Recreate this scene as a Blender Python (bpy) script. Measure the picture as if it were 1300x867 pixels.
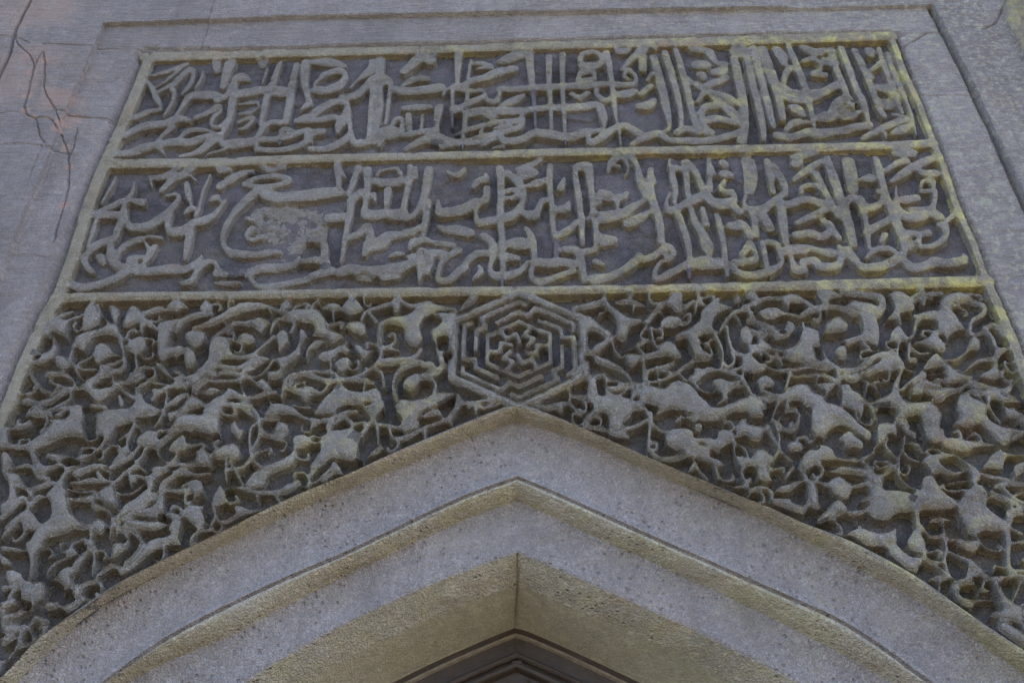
import bpy, math, random
import numpy as np

C = bpy.context.scene
R = math.radians
for o in list(bpy.data.objects):
    bpy.data.objects.remove(o)
random.seed(7)
rng = np.random.default_rng(11)

# ------------------------------------------------------------------ camera, sky, sun, exposure
F_PX, CAM = 1430.0, (0.0641, -2.072, 1.60)
YAW, PITCH, ROLL = -0.0337, 0.7307, 0.0042
Z0 = 3.6364                                    # height of the bar between inscription and arabesque
fwd = np.array([math.sin(YAW)*math.cos(PITCH), math.cos(YAW)*math.cos(PITCH), math.sin(PITCH)])
_r = np.array([math.cos(YAW), -math.sin(YAW), 0.0]); _u = np.cross(_r, fwd)
rgt = _r*math.cos(ROLL) + _u*math.sin(ROLL); upv = -_r*math.sin(ROLL) + _u*math.cos(ROLL)
from mathutils import Matrix
cam_data = bpy.data.cameras.new('camera'); cam = bpy.data.objects.new('camera', cam_data)
C.collection.objects.link(cam)
M = Matrix.Identity(4)
for i in range(3):
    M[i][0], M[i][1], M[i][2], M[i][3] = rgt[i], upv[i], -fwd[i], CAM[i]
cam.matrix_world = M
cam_data.sensor_width = 36.0; cam_data.lens = 36.0*F_PX/1300.0
cam_data.clip_start = 0.05; cam_data.clip_end = 2000
C.camera = cam

SUN_EL, SUN_AZ = R(40), R(64)                 # behind the wall, to its right
sun_dir = np.array([math.sin(SUN_AZ)*math.cos(SUN_EL), math.cos(SUN_AZ)*math.cos(SUN_EL), math.sin(SUN_EL)])
w = bpy.data.worlds.new('World'); C.world = w; w.use_nodes = True
nt = w.node_tree; bgn = nt.nodes['Background']
sky = nt.nodes.new('ShaderNodeTexSky'); sky.sky_type = 'NISHITA'; sky.sun_disc = False
sky.sun_elevation = SUN_EL; sky.sun_rotation = SUN_AZ
sky.dust_density = 2.0; sky.ozone_density = 1.0; sky.air_density = 1.0
nt.links.new(sky.outputs[0], bgn.inputs[0]); bgn.inputs[1].default_value = 0.10
sl = bpy.data.lights.new('sun', 'SUN'); sl.energy = 3.2; sl.angle = R(0.6); sl.color = (1.0, 0.93, 0.80)
so = bpy.data.objects.new('sun', sl); C.collection.objects.link(so)
from mathutils import Vector
so.rotation_euler = Vector(tuple(-sun_dir)).to_track_quat('-Z', 'Y').to_euler()
C.view_settings.view_transform = 'Standard'; C.view_settings.look = 'None'
C.view_settings.exposure = 3.25; C.view_settings.gamma = 1.0; C.view_settings.use_curve_mapping = False

# ------------------------------------------------------------------ helpers
def unproj(p, y=0.0):
    """points of the survey sheet (front elevation drawn in perspective) -> wall x, z at depth y"""
    p = np.atleast_2d(np.asarray(p, float))
    d = fwd + np.outer((p[:, 0]-650)/F_PX, rgt) - np.outer((p[:, 1]-433.5)/F_PX, upv)
    t = (y-CAM[1])/d[:, 1]
    return np.stack([CAM[0]+t*d[:, 0], CAM[2]+t*d[:, 2]], -1)

def thing(name, label, cat, loc=(0, 0, 0), group=None):
    o = bpy.data.objects.new(name, None); C.collection.objects.link(o)
    o.location = loc; o['label'] = label; o['category'] = cat
    if group: o['group'] = group
    o.empty_display_size = 0.1
    return o

def link(name, verts, faces, mat, parent=None, normals=None, smooth=True):
    me = bpy.data.meshes.new(name)
    v = np.asarray(verts, np.float32)
    if parent is not None: v = v - np.array(parent.location, np.float32)
    f = np.asarray(faces, np.int32)
    n = f.shape[1]
    me.vertices.add(len(v)); me.vertices.foreach_set('co', v.ravel())
    me.loops.add(f.size); me.loops.foreach_set('vertex_index', f.ravel())
    me.polygons.add(len(f)); me.polygons.foreach_set('loop_start', np.arange(0, f.size, n, dtype=np.int32))
    me.polygons.foreach_set('use_smooth', np.full(len(f), smooth))
    me.update(calc_edges=True)
    if normals is not None: me.normals_split_custom_set_from_vertices(np.asarray(normals, np.float32))
    me.materials.append(mat)
    o = bpy.data.objects.new(name, me); C.collection.objects.link(o)
    if parent is not None: o.parent = parent
    return o

def box(name, a, b, mat, parent=None):
    (x0, y0, z0), (x1, y1, z1) = a, b
    v = [(x0,y0,z0),(x1,y0,z0),(x1,y1,z0),(x0,y1,z0),(x0,y0,z1),(x1,y0,z1),(x1,y1,z1),(x0,y1,z1)]
    f = [(0,3,2,1),(4,5,6,7),(0,1,5,4),(1,2,6,5),(2,3,7,6),(3,0,4,7)]
    return link(name, v, f, mat, parent, smooth=False)

def vnoise(X, Z, scale, seed, oct=1, gain=0.5):
    """smooth value noise on arrays"""
    out = np.zeros_like(X); amp = 1.0; tot = 0
    for k in range(oct):
        g = np.random.default_rng(seed*31+k).uniform(-1, 1, (256, 256))
        u = X/scale; v = Z/scale
        i = np.floor(u).astype(int); j = np.floor(v).astype(int)
        a = u-i; b = v-j; a = a*a*(3-2*a); b = b*b*(3-2*b)
        i0, i1, j0, j1 = i % 256, (i+1) % 256, j % 256, (j+1) % 256
        out += amp*((g[i0, j0]*(1-a)+g[i1, j0]*a)*(1-b)+(g[i0, j1]*(1-a)+g[i1, j1]*a)*b)
        tot += amp; amp *= gain; scale *= 0.5
    return out/tot

def catmull(P, n, closed=False):
    P = np.asarray(P, float); N = len(P)
    if N < 3 and not closed:
        t = np.linspace(0, 1, n*(N-1)+1)[:, None]
        return P[0]*(1-t)+P[-1]*t
    out = []
    rngk = range(N) if closed else range(N-1)
    for k in rngk:
        if closed: p0, p1, p2, p3 = P[k-1], P[k], P[(k+1) % N], P[(k+2) % N]
        else: p0, p1, p2, p3 = P[max(k-1, 0)], P[k], P[k+1], P[min(k+2, N-1)]
        for t in np.arange(n)/n:
            out.append(0.5*((2*p1)+(p2-p0)*t+(2*p0-5*p1+4*p2-p3)*t*t+(3*p1-p0-3*p2+p3)*t**3))
    if not closed: out.append(P[-1])
    return np.array(out)

# ------------------------------------------------------------------ materials
def stone(name, base, dark, lichen=0.3, rust=0.2, bump=1.0, fine=140.0, side=0.0, pits=0.0, pink=False, strat=0.0, lcol=(0.34, 0.31, 0.12), lsc=9.0, objvar=0.0, streak=0.0):
    m = bpy.data.materials.new(name); m.use_nodes = True
    n = m.node_tree.nodes; L = m.node_tree.links
    b = n['Principled BSDF']; b.inputs['Roughness'].default_value = 0.92
    b.inputs['Specular IOR Level'].default_value = 0.25
    tc = n.new('ShaderNodeTexCoord')
    def noise(s, d=4, r=0.6, dist=0.0, vec=None):
        x = n.new('ShaderNodeTexNoise'); x.inputs['Scale'].default_value = s
        x.inputs['Detail'].default_value = d; x.inputs['Roughness'].default_value = r
        x.inputs['Distortion'].default_value = dist
        L.new(vec if vec else tc.outputs['Object'], x.inputs['Vector']); return x.outputs['Fac']
    def ramp(s, a, c):
        x = n.new('ShaderNodeMapRange'); x.inputs['From Min'].default_value = a; x.inputs['From Max'].default_value = c
        x.interpolation_type = 'SMOOTHSTEP'; L.new(s, x.inputs['Value']); return x.outputs['Result']
    def math_(op, a, c):
        x = n.new('ShaderNodeMath'); x.operation = op
        for k, q in enumerate((a, c)):
            if hasattr(q, 'is_linked'): L.new(q, x.inputs[k])
            else: x.inputs[k].default_value = q
        return x.outputs[0]
    def mix(f, a, c):
        x = n.new('ShaderNodeMix'); x.data_type = 'RGBA'
        if hasattr(f, 'is_linked'): L.new(f, x.inputs['Factor'])
        else: x.inputs['Factor'].default_value = f
        for k, q in ((6, a), (7, c)):
            if hasattr(q, 'is_linked'): L.new(q, x.inputs[k])
            else: x.inputs[k].default_value = (*q, 1)
        return x.outputs[2]
    sx = n.new('ShaderNodeSeparateXYZ'); L.new(tc.outputs['Object'], sx.inputs[0])
    col = mix(ramp(noise(5.0, 5, 0.65, 0.6), 0.36, 0.66), base, dark)
    col = mix(math_('MULTIPLY', ramp(noise(38, 4, 0.7), 0.45, 0.75), 0.45), col, tuple(c*1.55 for c in base))
    col = mix(math_('MULTIPLY', ramp(noise(95, 3, 0.7), 0.5, 0.72), 0.40), col, tuple(c*0.45 for c in dark))
    col = mix(math_('MULTIPLY', ramp(noise(210, 2, 0.6), 0.55, 0.68), 0.35), col, tuple(c*0.5 for c in dark))
    col = mix(math_('MULTIPLY', ramp(noise(170, 2, 0.6), 0.56, 0.70), 0.40), col, tuple(min(1, c*1.7) for c in base))
    if streak:
        ms = n.new('ShaderNodeMapping'); ms.inputs['Scale'].default_value = (17, 17, 1.6); L.new(tc.outputs['Object'], ms.inputs[0])
        col = mix(math_('MULTIPLY', ramp(noise(1.0, 5, 0.65, 0.2, ms.outputs[0]), 0.48, 0.72), streak), col, tuple(c*0.6 for c in dark))
    if objvar:
        oi = n.new('ShaderNodeObjectInfo')
        col = mix(math_('MULTIPLY', oi.outputs['Random'], objvar), col, tuple(c*0.62 for c in dark))
    # lichen, painted heavier to the right in place of light from that side
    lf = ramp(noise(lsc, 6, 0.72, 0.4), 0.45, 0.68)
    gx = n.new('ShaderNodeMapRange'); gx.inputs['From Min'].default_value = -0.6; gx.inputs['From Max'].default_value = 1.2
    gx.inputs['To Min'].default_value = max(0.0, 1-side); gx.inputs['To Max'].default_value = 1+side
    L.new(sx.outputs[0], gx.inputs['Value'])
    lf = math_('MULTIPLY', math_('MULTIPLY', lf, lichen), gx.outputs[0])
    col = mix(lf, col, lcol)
    col = mix(math_('MULTIPLY', ramp(noise(4.2, 6, 0.7, 0.8), 0.56, 0.72), rust), col, (0.36, 0.22, 0.15))
    if pink:
        for (px, pz, rad, amt) in pink:
            dx = math_('SUBTRACT', sx.outputs[0], px); dz = math_('SUBTRACT', sx.outputs[2], pz)
            dd = math_('SQRT', math_('ADD', math_('MULTIPLY', dx, dx), math_('MULTIPLY', dz, dz)), 0.0)
            dd = math_('ADD', dd, math_('MULTIPLY', math_('SUBTRACT', noise(7, 5, 0.7), 0.5), rad*2.2))
            f = n.new('ShaderNodeMapRange'); f.inputs['From Min'].default_value = rad; f.inputs['From Max'].default_value = rad*0.45
            f.interpolation_type = 'SMOOTHSTEP'; L.new(dd, f.inputs['Value'])
            col = mix(math_('MULTIPLY', f.outputs[0], amt), col, (0.36, 0.235, 0.20))
    L.new(col, b.inputs['Base Color'])
    # relief of the tooled, weathered surface
    h = math_('ADD', math_('MULTIPLY', noise(fine, 5, 0.7), 0.9), math_('MULTIPLY', noise(26, 4, 0.6), 0.8))
    h = math_('ADD', h, math_('MULTIPLY', ramp(noise(fine*1.9, 2, 0.5), 0.42, 0.62), 0.45))
    if strat:
        mp = n.new('ShaderNodeMapping'); mp.inputs['Scale'].default_value = (12, 12, 95)
        L.new(tc.outputs['Object'], mp.inputs[0])
        h = math_('ADD', h, math_('MULTIPLY', ramp(noise(1.0, 4, 0.65, 0.3, mp.outputs[0]), 0.3, 0.6), strat))
    if pits:
        vo = n.new('ShaderNodeTexVoronoi'); vo.inputs['Scale'].default_value = 58; L.new(tc.outputs['Object'], vo.inputs['Vector'])
        pm = math_('MULTIPLY', ramp(vo.outputs['Distance'], 0.26, 0.04), ramp(noise(8, 3), 0.42, 0.6))
        h = math_('SUBTRACT', h, math_('MULTIPLY', pm, pits))
    bp = n.new('ShaderNodeBump'); bp.inputs['Strength'].default_value = 0.9; bp.inputs['Distance'].default_value = 0.006*bump
    L.new(h, bp.inputs['Height']); L.new(bp.outputs[0], b.inputs['Normal'])
    return m

def plain(name, col, rough=0.6, var=0.3, bumpd=0.002, scale=(30, 30, 30)):
    m = bpy.data.materials.new(name); m.use_nodes = True
    n = m.node_tree.nodes; L = m.node_tree.links; b = n['Principled BSDF']
    b.inputs['Roughness'].default_value = rough
    tc = n.new('ShaderNodeTexCoord'); mp = n.new('ShaderNodeMapping'); mp.inputs['Scale'].default_value = scale
    L.new(tc.outputs['Object'], mp.inputs[0])
    x = n.new('ShaderNodeTexNoise'); x.inputs['Scale'].default_value = 1; x.inputs['Detail'].default_value = 6; x.inputs['Roughness'].default_value = 0.7
    L.new(mp.outputs[0], x.inputs['Vector'])
    mx = n.new('ShaderNodeMix'); mx.data_type = 'RGBA'; L.new(x.outputs['Fac'], mx.inputs['Factor'])
    mx.inputs[6].default_value = (*[c*(1-var) for c in col], 1); mx.inputs[7].default_value = (*[min(1, c*(1+var)) for c in col], 1)
    L.new(mx.outputs[2], b.inputs['Base Color'])
    bp = n.new('ShaderNodeBump'); bp.inputs['Distance'].default_value = bumpd; bp.inputs['Strength'].default_value = 0.8
    L.new(x.outputs['Fac'], bp.inputs['Height']); L.new(bp.outputs[0], b.inputs['Normal'])
    return m
TRACE = """
@ 60 40 5 U
655,275,20 760,250,24 880,205,28
690,345,14 770,290,22 860,220,18
610,285,20 660,350,40 690,420,50 720,470,30
700,385,22 790,330,26 880,250,28
780,370,20 840,300,28 905,235,30
850,390,20 910,320,34 930,240,30
940,360,20 975,300,26 985,250,22
735,530,24 770,480,26 800,420,30 800,370,40
800,545,24 850,470,28 905,405,44 1000,395,58 1080,400,44
1075,430,36 1130,400,30 1175,320,28 1225,285,60 1275,300,30
1190,330,40 1170,440,54 1150,560,44 1110,640,30
940,540,30 1010,510,36 1080,470,36 1095,500,26 1050,540,30 1040,590,30 1090,600,30 1130,560,24
510,550,30 570,530,40 640,500,34 710,490,30
490,655,40 580,610,48 650,590,54 740,580,48 830,550,50 890,560,36
410,775,40 520,765,50 620,730,54 690,715,50 790,700,54 900,700,50 1000,665,38 1090,650,30
690,690,30 740,640,30 790,600,34
690,720,40 740,775,24
830,680,24 900,625,36 990,620,30 1060,640,20
840,785,24 950,755,40 1040,690,54 1090,660,40 1110,700,44 1180,705,64 1300,690,54
1020,770,20 1120,740,22
1070,190,70 1075,240,50
1160,200,70 1130,280,50 1110,350,40
@ 300 40 5 U
165,150,100 165,200,60
10,390,54 100,375,60 190,365,54 285,380,74
280,190,30 240,290,40 190,420,46 150,590,30
380,200,38 350,340,54 330,480,54 310,570,44
440,190,60 430,300,60 450,400,44 460,450,44 410,490,24
195,230,26 165,320,24
20,450,22 120,440,26 140,470,16
20,520,20 90,510,28 130,485,18
10,570,20 70,545,26 110,545,26 60,600,30 10,615,18
130,740,38 250,750,38 370,730,42 440,690,42 440,620,38 480,630,32 540,630,44
120,720,32 140,650,38 200,580,38 275,575,38
130,675,38 250,675,42 340,650,46 410,625,40
270,700,30 290,620,38 340,620,32
470,740,38 570,740,46 680,690,50 720,630,24
470,690,30 480,650,30 540,630,44
495,330,24 560,270,38 640,245,42 690,270,42 660,330,54 600,360,60 510,370,50 490,340,20
490,185,40 600,190,54 680,210,30
385,565,36 470,530,52 560,470,48 640,440,42 700,460,42 690,530,54 650,600,54 640,640,24
400,570,24 520,560,38 610,545,42 660,560,40
680,410,46 760,400,50 840,330,48 900,300,74 950,310,60
710,470,36 720,580,34 740,690,48 790,705,54 835,680,38 845,560,36 860,420,46 870,340,46
900,330,60 905,450,56 890,560,56 870,700,46
980,310,36 965,430,34 945,580,28
720,350,20 770,300,22 850,240,60 860,180,50
910,180,80 910,260,60
1080,140,20 1150,105,26 1230,120,32 1260,150,26
1060,250,40 1120,200,54 1180,160,64 1230,180,60
1060,330,30 1130,290,38 1210,290,32
1010,355,42 1060,375,54 1160,370,54 1280,350,64
1060,480,34 1140,475,46 1220,470,34
905,720,30 930,660,64 970,640,94 1010,640,50
970,620,32 1010,560,32 1045,550,26 1050,610,32 1060,655,34 1150,640,40 1260,625,44
1180,520,28 1170,620,28
1090,520,50 1100,620,44
1270,500,40 1270,620,40
1070,745,30 1150,700,46 1260,670,60 1330,690,54
@ 550 40 5 U
160,140,60 155,230,50 150,330,30 125,350,30 120,450,30 120,600,26
240,180,26 220,290,30 215,400,34 205,520,38 190,650,30 185,740,16
380,110,20 480,100,24 560,95,24
410,185,24 480,165,60 560,130,60 580,110,24
240,200,20 320,200,34 370,220,30 270,230,14
170,345,34 240,310,40 330,290,50 420,250,56 510,235,46
130,360,24 210,365,30 300,365,30
320,370,26 340,430,34 390,440,36 420,400,34 420,360,34 500,365,42 620,355,44 750,350,44 900,340,44 1020,335,44 1130,330,38 1270,330,36 1285,280,30 1240,240,28 1210,280,28 1250,300,20
140,490,60 200,460,40 280,430,40 330,400,24
430,460,24 500,435,54 570,400,30
220,505,58 340,495,54 480,495,54 600,490,44 720,475,44 840,475,50 940,470,56 1030,455,44
320,530,16 370,540,40 400,530,16
610,130,60 620,260,54 635,400,40 645,500,30 650,610,26
735,160,50 735,300,42 745,450,36 750,620,28
820,140,50 820,300,38 825,450,34 835,600,32 840,715,16
880,90,20 920,95,24 1000,85,30 1100,90,30
930,180,40 950,140,36 1030,130,30 1070,170,36 1040,210,44 960,215,54 940,180,34
910,300,24 950,250,44 1010,250,36 1020,290,34 930,310,40
880,390,34 930,410,40 980,385,34
1040,330,36 1040,390,36 1100,430,40 1150,400,40 1220,390,60 1280,370,36
1100,130,50 1120,220,46 1135,330,40 1150,460,40 1165,570,24
1060,470,60 1080,540,60 1085,590,30
1195,240,24 1240,190,36 1300,140,30
560,500,40 570,560,36 540,600,40 470,620,40 400,640,50 300,670,54 180,695,50 60,690,56 -20,680,56
140,640,20 240,610,34 330,585,36 420,565,36 520,560,44 560,540,34
300,640,30 320,590,20
390,610,26 480,590,34
430,660,40 460,690,50 560,680,50 640,640,50 740,650,60 840,665,54 920,650,56 990,630,50 1075,620,40
310,715,24 370,685,22 400,680,16
380,735,20 440,725,24
985,650,40 1000,700,44 1080,660,50 1150,610,46 1220,595,44 1300,640,50
1180,600,30 1190,710,20
60,400,20 80,370,20 110,350,16
60,720,40 100,720,30
40,470,60 20,560,50 10,620,30
@ 780 30 5 U
45,280,30 110,220,40 180,160,54 215,120,30
100,140,18 210,100,20
45,160,60 70,160,50
180,200,60 180,280,60
250,200,56 290,350,60 330,520,60 350,640,36 300,690,24
320,180,50 370,340,50 410,500,44 425,640,36 380,690,24
390,160,40 430,290,50 470,440,50 500,580,48 520,650,40
210,350,30 240,310,30
170,440,36 230,390,40
160,515,40 210,510,60 250,480,40
440,110,40 480,120,34 500,150,40 580,165,40
600,170,60 650,240,34 700,250,44 690,290,60 640,300,44
530,260,60 575,260,56
550,320,54 570,340,40
570,400,30 640,370,50 710,340,40
460,340,40 560,400,46 640,460,50 730,540,60 790,600,50 800,640,24
530,490,30 570,440,40 640,440,36 720,470,50 770,500,40
540,570,40 580,530,50 680,510,50
590,610,50 660,600,50 770,625,34
560,560,40 555,620,40 590,680,54 630,690,24
110,760,30 200,710,50 280,690,50 360,730,40 480,735,46 620,730,46 740,700,46 810,670,40
400,690,30 460,660,44 530,680,50
525,690,40 525,640,50
760,210,56 790,350,64 820,500,64 830,650,60 810,740,70
840,210,44 870,350,50 910,500,50 940,640,50 950,730,40
800,170,90 850,190,40
880,150,50 920,300,50 970,480,50 1010,640,44
940,160,60 990,300,66 1040,450,60 1070,600,50
1030,160,50 1060,200,66 1080,250,50
230,110,40 260,150,30
@ 980 30 5 U
110,140,40 160,260,48 210,390,48 240,500,44 270,640,36
75,370,40 90,310,50 120,270,40
70,380,30 130,450,90 230,450,84 320,430,54 420,380,54
110,520,20 160,540,60 200,580,36
200,150,40 270,180,50 330,170,40
200,230,24 260,220,34 310,250,28 300,310,46
280,310,50 340,320,30
310,260,30 350,220,44 390,240,60 380,150,50
390,240,40 430,330,44 480,450,44 510,520,34
440,150,44 490,280,46 540,410,46 590,520,46 610,610,34
525,160,44 580,270,44 635,400,44 680,520,44 715,580,36
310,590,50 380,570,80 400,510,60 460,470,50 510,490,40
475,545,86 480,545,84
430,560,24 450,590,24 520,590,26 560,550,34
90,670,34 140,630,50 220,620,30
40,700,50 120,710,50 240,680,54 290,690,70 380,680,50 450,670,46 530,650,50 615,640,50
580,720,30 660,680,44 740,640,46 850,600,46
720,690,30 725,720,24
770,690,30 830,670,60 880,640,40
620,170,70 625,190,60
680,150,34 720,280,36 790,450,36 830,560,30
738,180,34 775,300,36 830,420,36 880,550,32 920,700,18
610,300,24 660,270,36 690,240,40
600,310,40 640,330,30
660,400,44 740,410,60 770,440,40
740,490,78 745,490,74
770,570,24 840,590,24
@ 60 205 5 L
430,90,20 400,160,26 340,260,20
550,130,20 540,180,30 500,240,36 480,290,36 460,380,46 430,460,50 400,500,44
655,95,36 740,90,44 820,40,36
640,80,20 660,150,24
780,110,40 860,70,46 930,20,40
900,70,24 940,110,22
720,180,30 780,120,40
320,310,30 400,280,40 470,245,40 520,240,30 600,250,50
280,330,50 360,335,54 440,335,50
320,310,24 290,420,34 250,540,24
490,300,40 500,370,40 530,410,54 620,410,60 700,370,60 760,320,50 820,250,40 830,210,34
750,210,20 810,200,30
780,320,36 760,400,44 790,440,60 870,430,64 910,390,50 990,370,60 1060,330,40 1130,240,24
880,130,40 890,200,54 910,270,20
870,320,24 910,290,40 950,310,24
1030,80,24 980,200,26 960,290,26 935,340,30
1035,240,30 1070,220,40 1100,250,30
1090,150,44 1130,110,50 1220,70,40 1290,60,30
1070,30,24 1100,50,44 1160,50,30
910,400,50 890,510,54 870,610,30
230,580,44 240,650,54 280,690,40
250,580,34 310,530,50 370,500,44
390,480,40 400,560,60 410,630,64 450,660,54 440,590,40 500,520,40 590,490,44
620,510,30 640,560,40 620,620,40
120,750,60 200,790,60 330,770,54 450,720,54 510,670,50 520,610,44 590,600,40
330,600,70 350,640,40
540,640,70 560,690,70
600,650,50 610,690,60 720,680,60 800,670,64 870,675,60 940,640,50 975,590,24
850,770,34 910,750,44 950,690,40 1000,640,44 1050,630,34
1080,700,60 1150,700,60 1230,690,50
1060,630,40 1080,680,40
640,600,40 680,530,40
1060,765,20 1150,770,36 1220,760,24
630,470,24 720,480,24
@ 290 205 5 L
0,110,50 80,70,44 150,50,24
110,130,50 180,100,34 300,85,40 390,110,36 320,140,36 230,155,44 130,150,30
200,20,30 260,45,40 340,30,40
200,160,44 120,230,54 50,300,48 0,370,40 -30,430,40 -40,500,40 0,560,54 80,585,56 200,580,50 300,560,50 390,540,36
240,200,70 320,220,70 420,215,74 560,200,80 690,180,64
690,20,60 695,100,44 700,190,34
720,60,30 740,90,24
110,360,24 170,370,26
110,460,34 140,420,34 200,410,30
110,470,34 150,490,34 230,460,28
650,350,64 710,345,64
820,30,50 790,120,44 760,200,40
840,190,50 780,240,56 770,320,50 750,420,44 735,500,40 720,590,34 710,640,20
880,40,60 880,180,44 865,260,40 870,320,70 930,330,70 990,320,64 1090,325,76 1110,280,50 1130,180,44 1150,80,54 1150,20,40
1010,180,60 1000,270,40
920,200,50 930,240,24
930,120,50 1000,130,60 1080,120,56 1100,90,30
960,60,24 1000,50,20 1060,40,30 1090,70,40
940,80,24 960,50,24
1190,30,30 1190,90,30
1270,40,60 1250,180,60 1220,260,44 1180,330,44 1130,360,40
1260,270,60 1250,380,44 1240,460,30
750,490,44 830,450,50 880,410,50 900,450,56 880,540,60 860,590,40
900,530,80 960,510,90 1010,470,74 1110,450,60 1210,420,40
1020,600,24 1070,580,40 1110,580,24
1150,540,40 1180,500,50 1260,490,40
1140,600,30 1180,590,40
710,700,64 780,680,70 860,690,64 960,690,76 1060,680,80 1140,650,60 1190,620,34
850,700,90 890,710,80
1000,710,80 1060,710,60
1220,560,44 1215,660,44 1205,760,20
520,500,30 600,500,50 610,600,60 620,680,60
480,630,40 550,620,50 620,640,50
640,690,70 540,720,54 420,760,50 290,785,50 190,785,40 140,740,40 120,700,40 30,700,70 -20,690,60
120,700,60 200,670,60 300,665,60 400,650,50 445,600,30
1230,570,80 1260,610,80
@ 520 200 5 L
240,80,24 300,100,44 350,60,30
400,180,34 440,140,44 490,130,44 480,100,30
490,190,54 480,260,54 430,300,40 420,360,34 440,410,54 510,400,60 570,385,60 640,370,64 700,310,50 720,260,40
120,270,50 100,380,50 85,480,34
180,270,34 190,340,60 270,340,70 350,320,70 400,280,50 440,270,30
180,430,30 230,450,50 300,450,70 380,470,60
570,60,60 580,180,54 575,300,54 580,420,50 590,530,50 590,690,44 585,800,24
610,210,40 660,205,36 690,235,30
590,260,30 650,250,34 700,240,34
690,70,40 740,50,50 830,10,30
720,100,70 770,90,70
750,170,30 800,160,50 860,140,40
620,90,50 690,150,60 720,230,60
720,340,40 780,360,70 810,330,50 840,270,44 890,260,40
890,40,50 890,180,46 905,300,44 910,420,44 930,520,44 930,640,40
920,330,50 990,320,54 1010,280,34
960,190,60 980,130,30
930,500,40 1010,450,50 1060,400,34
1050,90,44 1070,220,50 1090,380,50 1100,540,36
1060,60,50 1130,60,70 1150,180,50 1165,320,44 1180,450,44 1185,560,36
1200,280,44 1210,220,36 1260,230,50
1180,370,80 1260,370,80 1330,350,70
640,540,60 700,540,90 730,560,50
610,620,60 680,630,44
740,440,40 780,520,60 790,640,40 770,740,44 830,780,54 930,750,44 1040,710,40
800,660,60 900,670,64 960,660,60 1040,670,60
990,580,50 1040,580,50
1060,570,50 1090,650,60 1110,780,44
1110,590,50 1180,570,40
1180,650,44 1230,670,30
1170,770,70 1260,755,60 1330,730,44
470,490,54 520,530,60 530,610,50 510,690,40 540,740,60 620,740,60 700,710,50 750,650,30
520,600,50 430,600,54 370,640,54 310,710,54 240,770,54 180,760,44 190,680,40 220,630,44 310,580,50
20,550,44 90,520,40 200,540,40 270,550,44
90,600,50 200,600,60
10,640,40 70,620,50
80,620,60 60,780,20
130,640,54 110,720,50
400,770,24 450,720,44 440,680,30
340,710,40 360,690,40
20,470,44 60,430,40
@ 760 190 5 L
60,130,30 80,70,44 150,40,40 190,110,24 165,160,20
90,90,24 130,100,24
200,30,50 245,100,40 260,170,60 285,250,56 290,310,40 220,360,54 130,410,70 20,430,80
10,300,34 80,300,40 150,290,54 180,265,40
120,300,50 120,360,24
180,460,50 250,430,64 330,380,36
330,120,50 330,230,54 350,330,60 390,460,60 400,580,54
340,160,40 350,200,50
470,70,44 470,160,50 490,260,44 480,330,34
450,270,30 430,340,34 460,385,54 550,340,54 640,300,64 690,280,40
450,60,30 460,100,40 520,120,40
540,70,44 560,180,50 570,290,44
560,70,40 620,140,48 660,240,50 720,320,64 800,340,74 860,310,54 850,250,30
700,50,40 705,150,44 710,250,44
720,100,24 740,150,20
500,390,50 540,500,54 570,600,54 580,700,44 575,800,34
590,370,44 610,440,54 660,520,60 690,600,90 700,640,60
660,370,40 690,470,44
750,400,44 780,520,50 800,640,44 820,790,36
790,80,54 800,90,50
800,145,54 830,150,48
800,200,30 770,225,34 800,190,30
790,250,44 840,270,40
840,480,50 890,475,74 930,490,50
290,690,54 350,665,56 400,630,44 440,610,50 480,650,44 440,690,44 420,630,36
400,700,30 360,760,40 370,820,44 450,780,54 530,740,54 600,720,74 680,710,90 750,715,84
920,640,40 960,590,40 1000,660,36 980,700,54 890,710,54 860,720,44 880,770,50 960,795,54 1050,780,60 1140,740,50 1170,700,40
910,660,50 960,620,30
1040,580,40 1060,680,44 1080,790,34
1080,580,44 1140,600,40 1160,680,44
950,50,90 970,150,100 960,240,80
940,270,34 925,320,34 950,365,44 1040,370,64 1100,330,54 1180,270,50
960,360,34 990,440,50 1010,540,40
1070,60,50 1090,150,50 1110,250,44
1110,90,44 1170,190,54 1190,260,40
1160,330,60 1170,450,70 1190,580,54
930,480,40 960,540,60
1180,640,60 1300,630,60
0,820,44 90,790,54 170,750,54 230,700,60 260,660,50
30,560,90 90,560,60
870,360,50 900,390,50
1040,400,60 1090,490,60
@ 1000 185 5 L
35,70,40 100,60,50 180,40,36
50,110,54 80,100,40
40,210,36 120,150,50 220,90,44
250,70,50 290,190,66 330,310,60 350,390,40
180,170,50 230,270,46 290,380,44 330,440,60
90,290,36 90,260,34 150,240,34 210,260,36 240,310,34
10,370,56 120,340,50 240,370,54 270,400,40
60,490,36 140,450,50 230,410,44
60,560,54 140,550,54 220,570,54 280,520,60 230,460,40
280,530,60 330,580,40
390,80,90 410,180,90 420,260,80
400,320,50 370,380,60 390,500,70 420,620,56
400,340,44 450,330,64 490,430,44 510,550,40 525,650,30
450,340,60 510,390,60 580,370,54 610,310,44 580,290,40
560,80,50 590,180,54 620,290,44 660,400,54 700,500,66 740,610,60 740,690,40
510,540,54 580,500,54 660,455,44
480,210,30 520,205,60
500,710,30 560,660,44 650,650,44 690,680,34
440,740,40 500,770,54 600,760,60 690,720,60 730,690,60
740,720,40 800,770,66 900,750,64 940,730,70 1020,740,60 1120,720,64 1120,680,30
660,220,34 750,165,54 840,110,54 940,70,50
630,150,36 690,110,44 750,90,50
680,40,34 740,60,34
690,10,50 770,40,60 800,40,40
830,130,24 860,165,44 940,170,50
850,250,34 860,220,30 920,220,44 920,275,36 850,280,30
690,260,24 690,330,30 720,420,54 800,455,64 880,430,60 930,370,44 940,280,40
700,340,36 760,335,56 820,325,50
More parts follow.
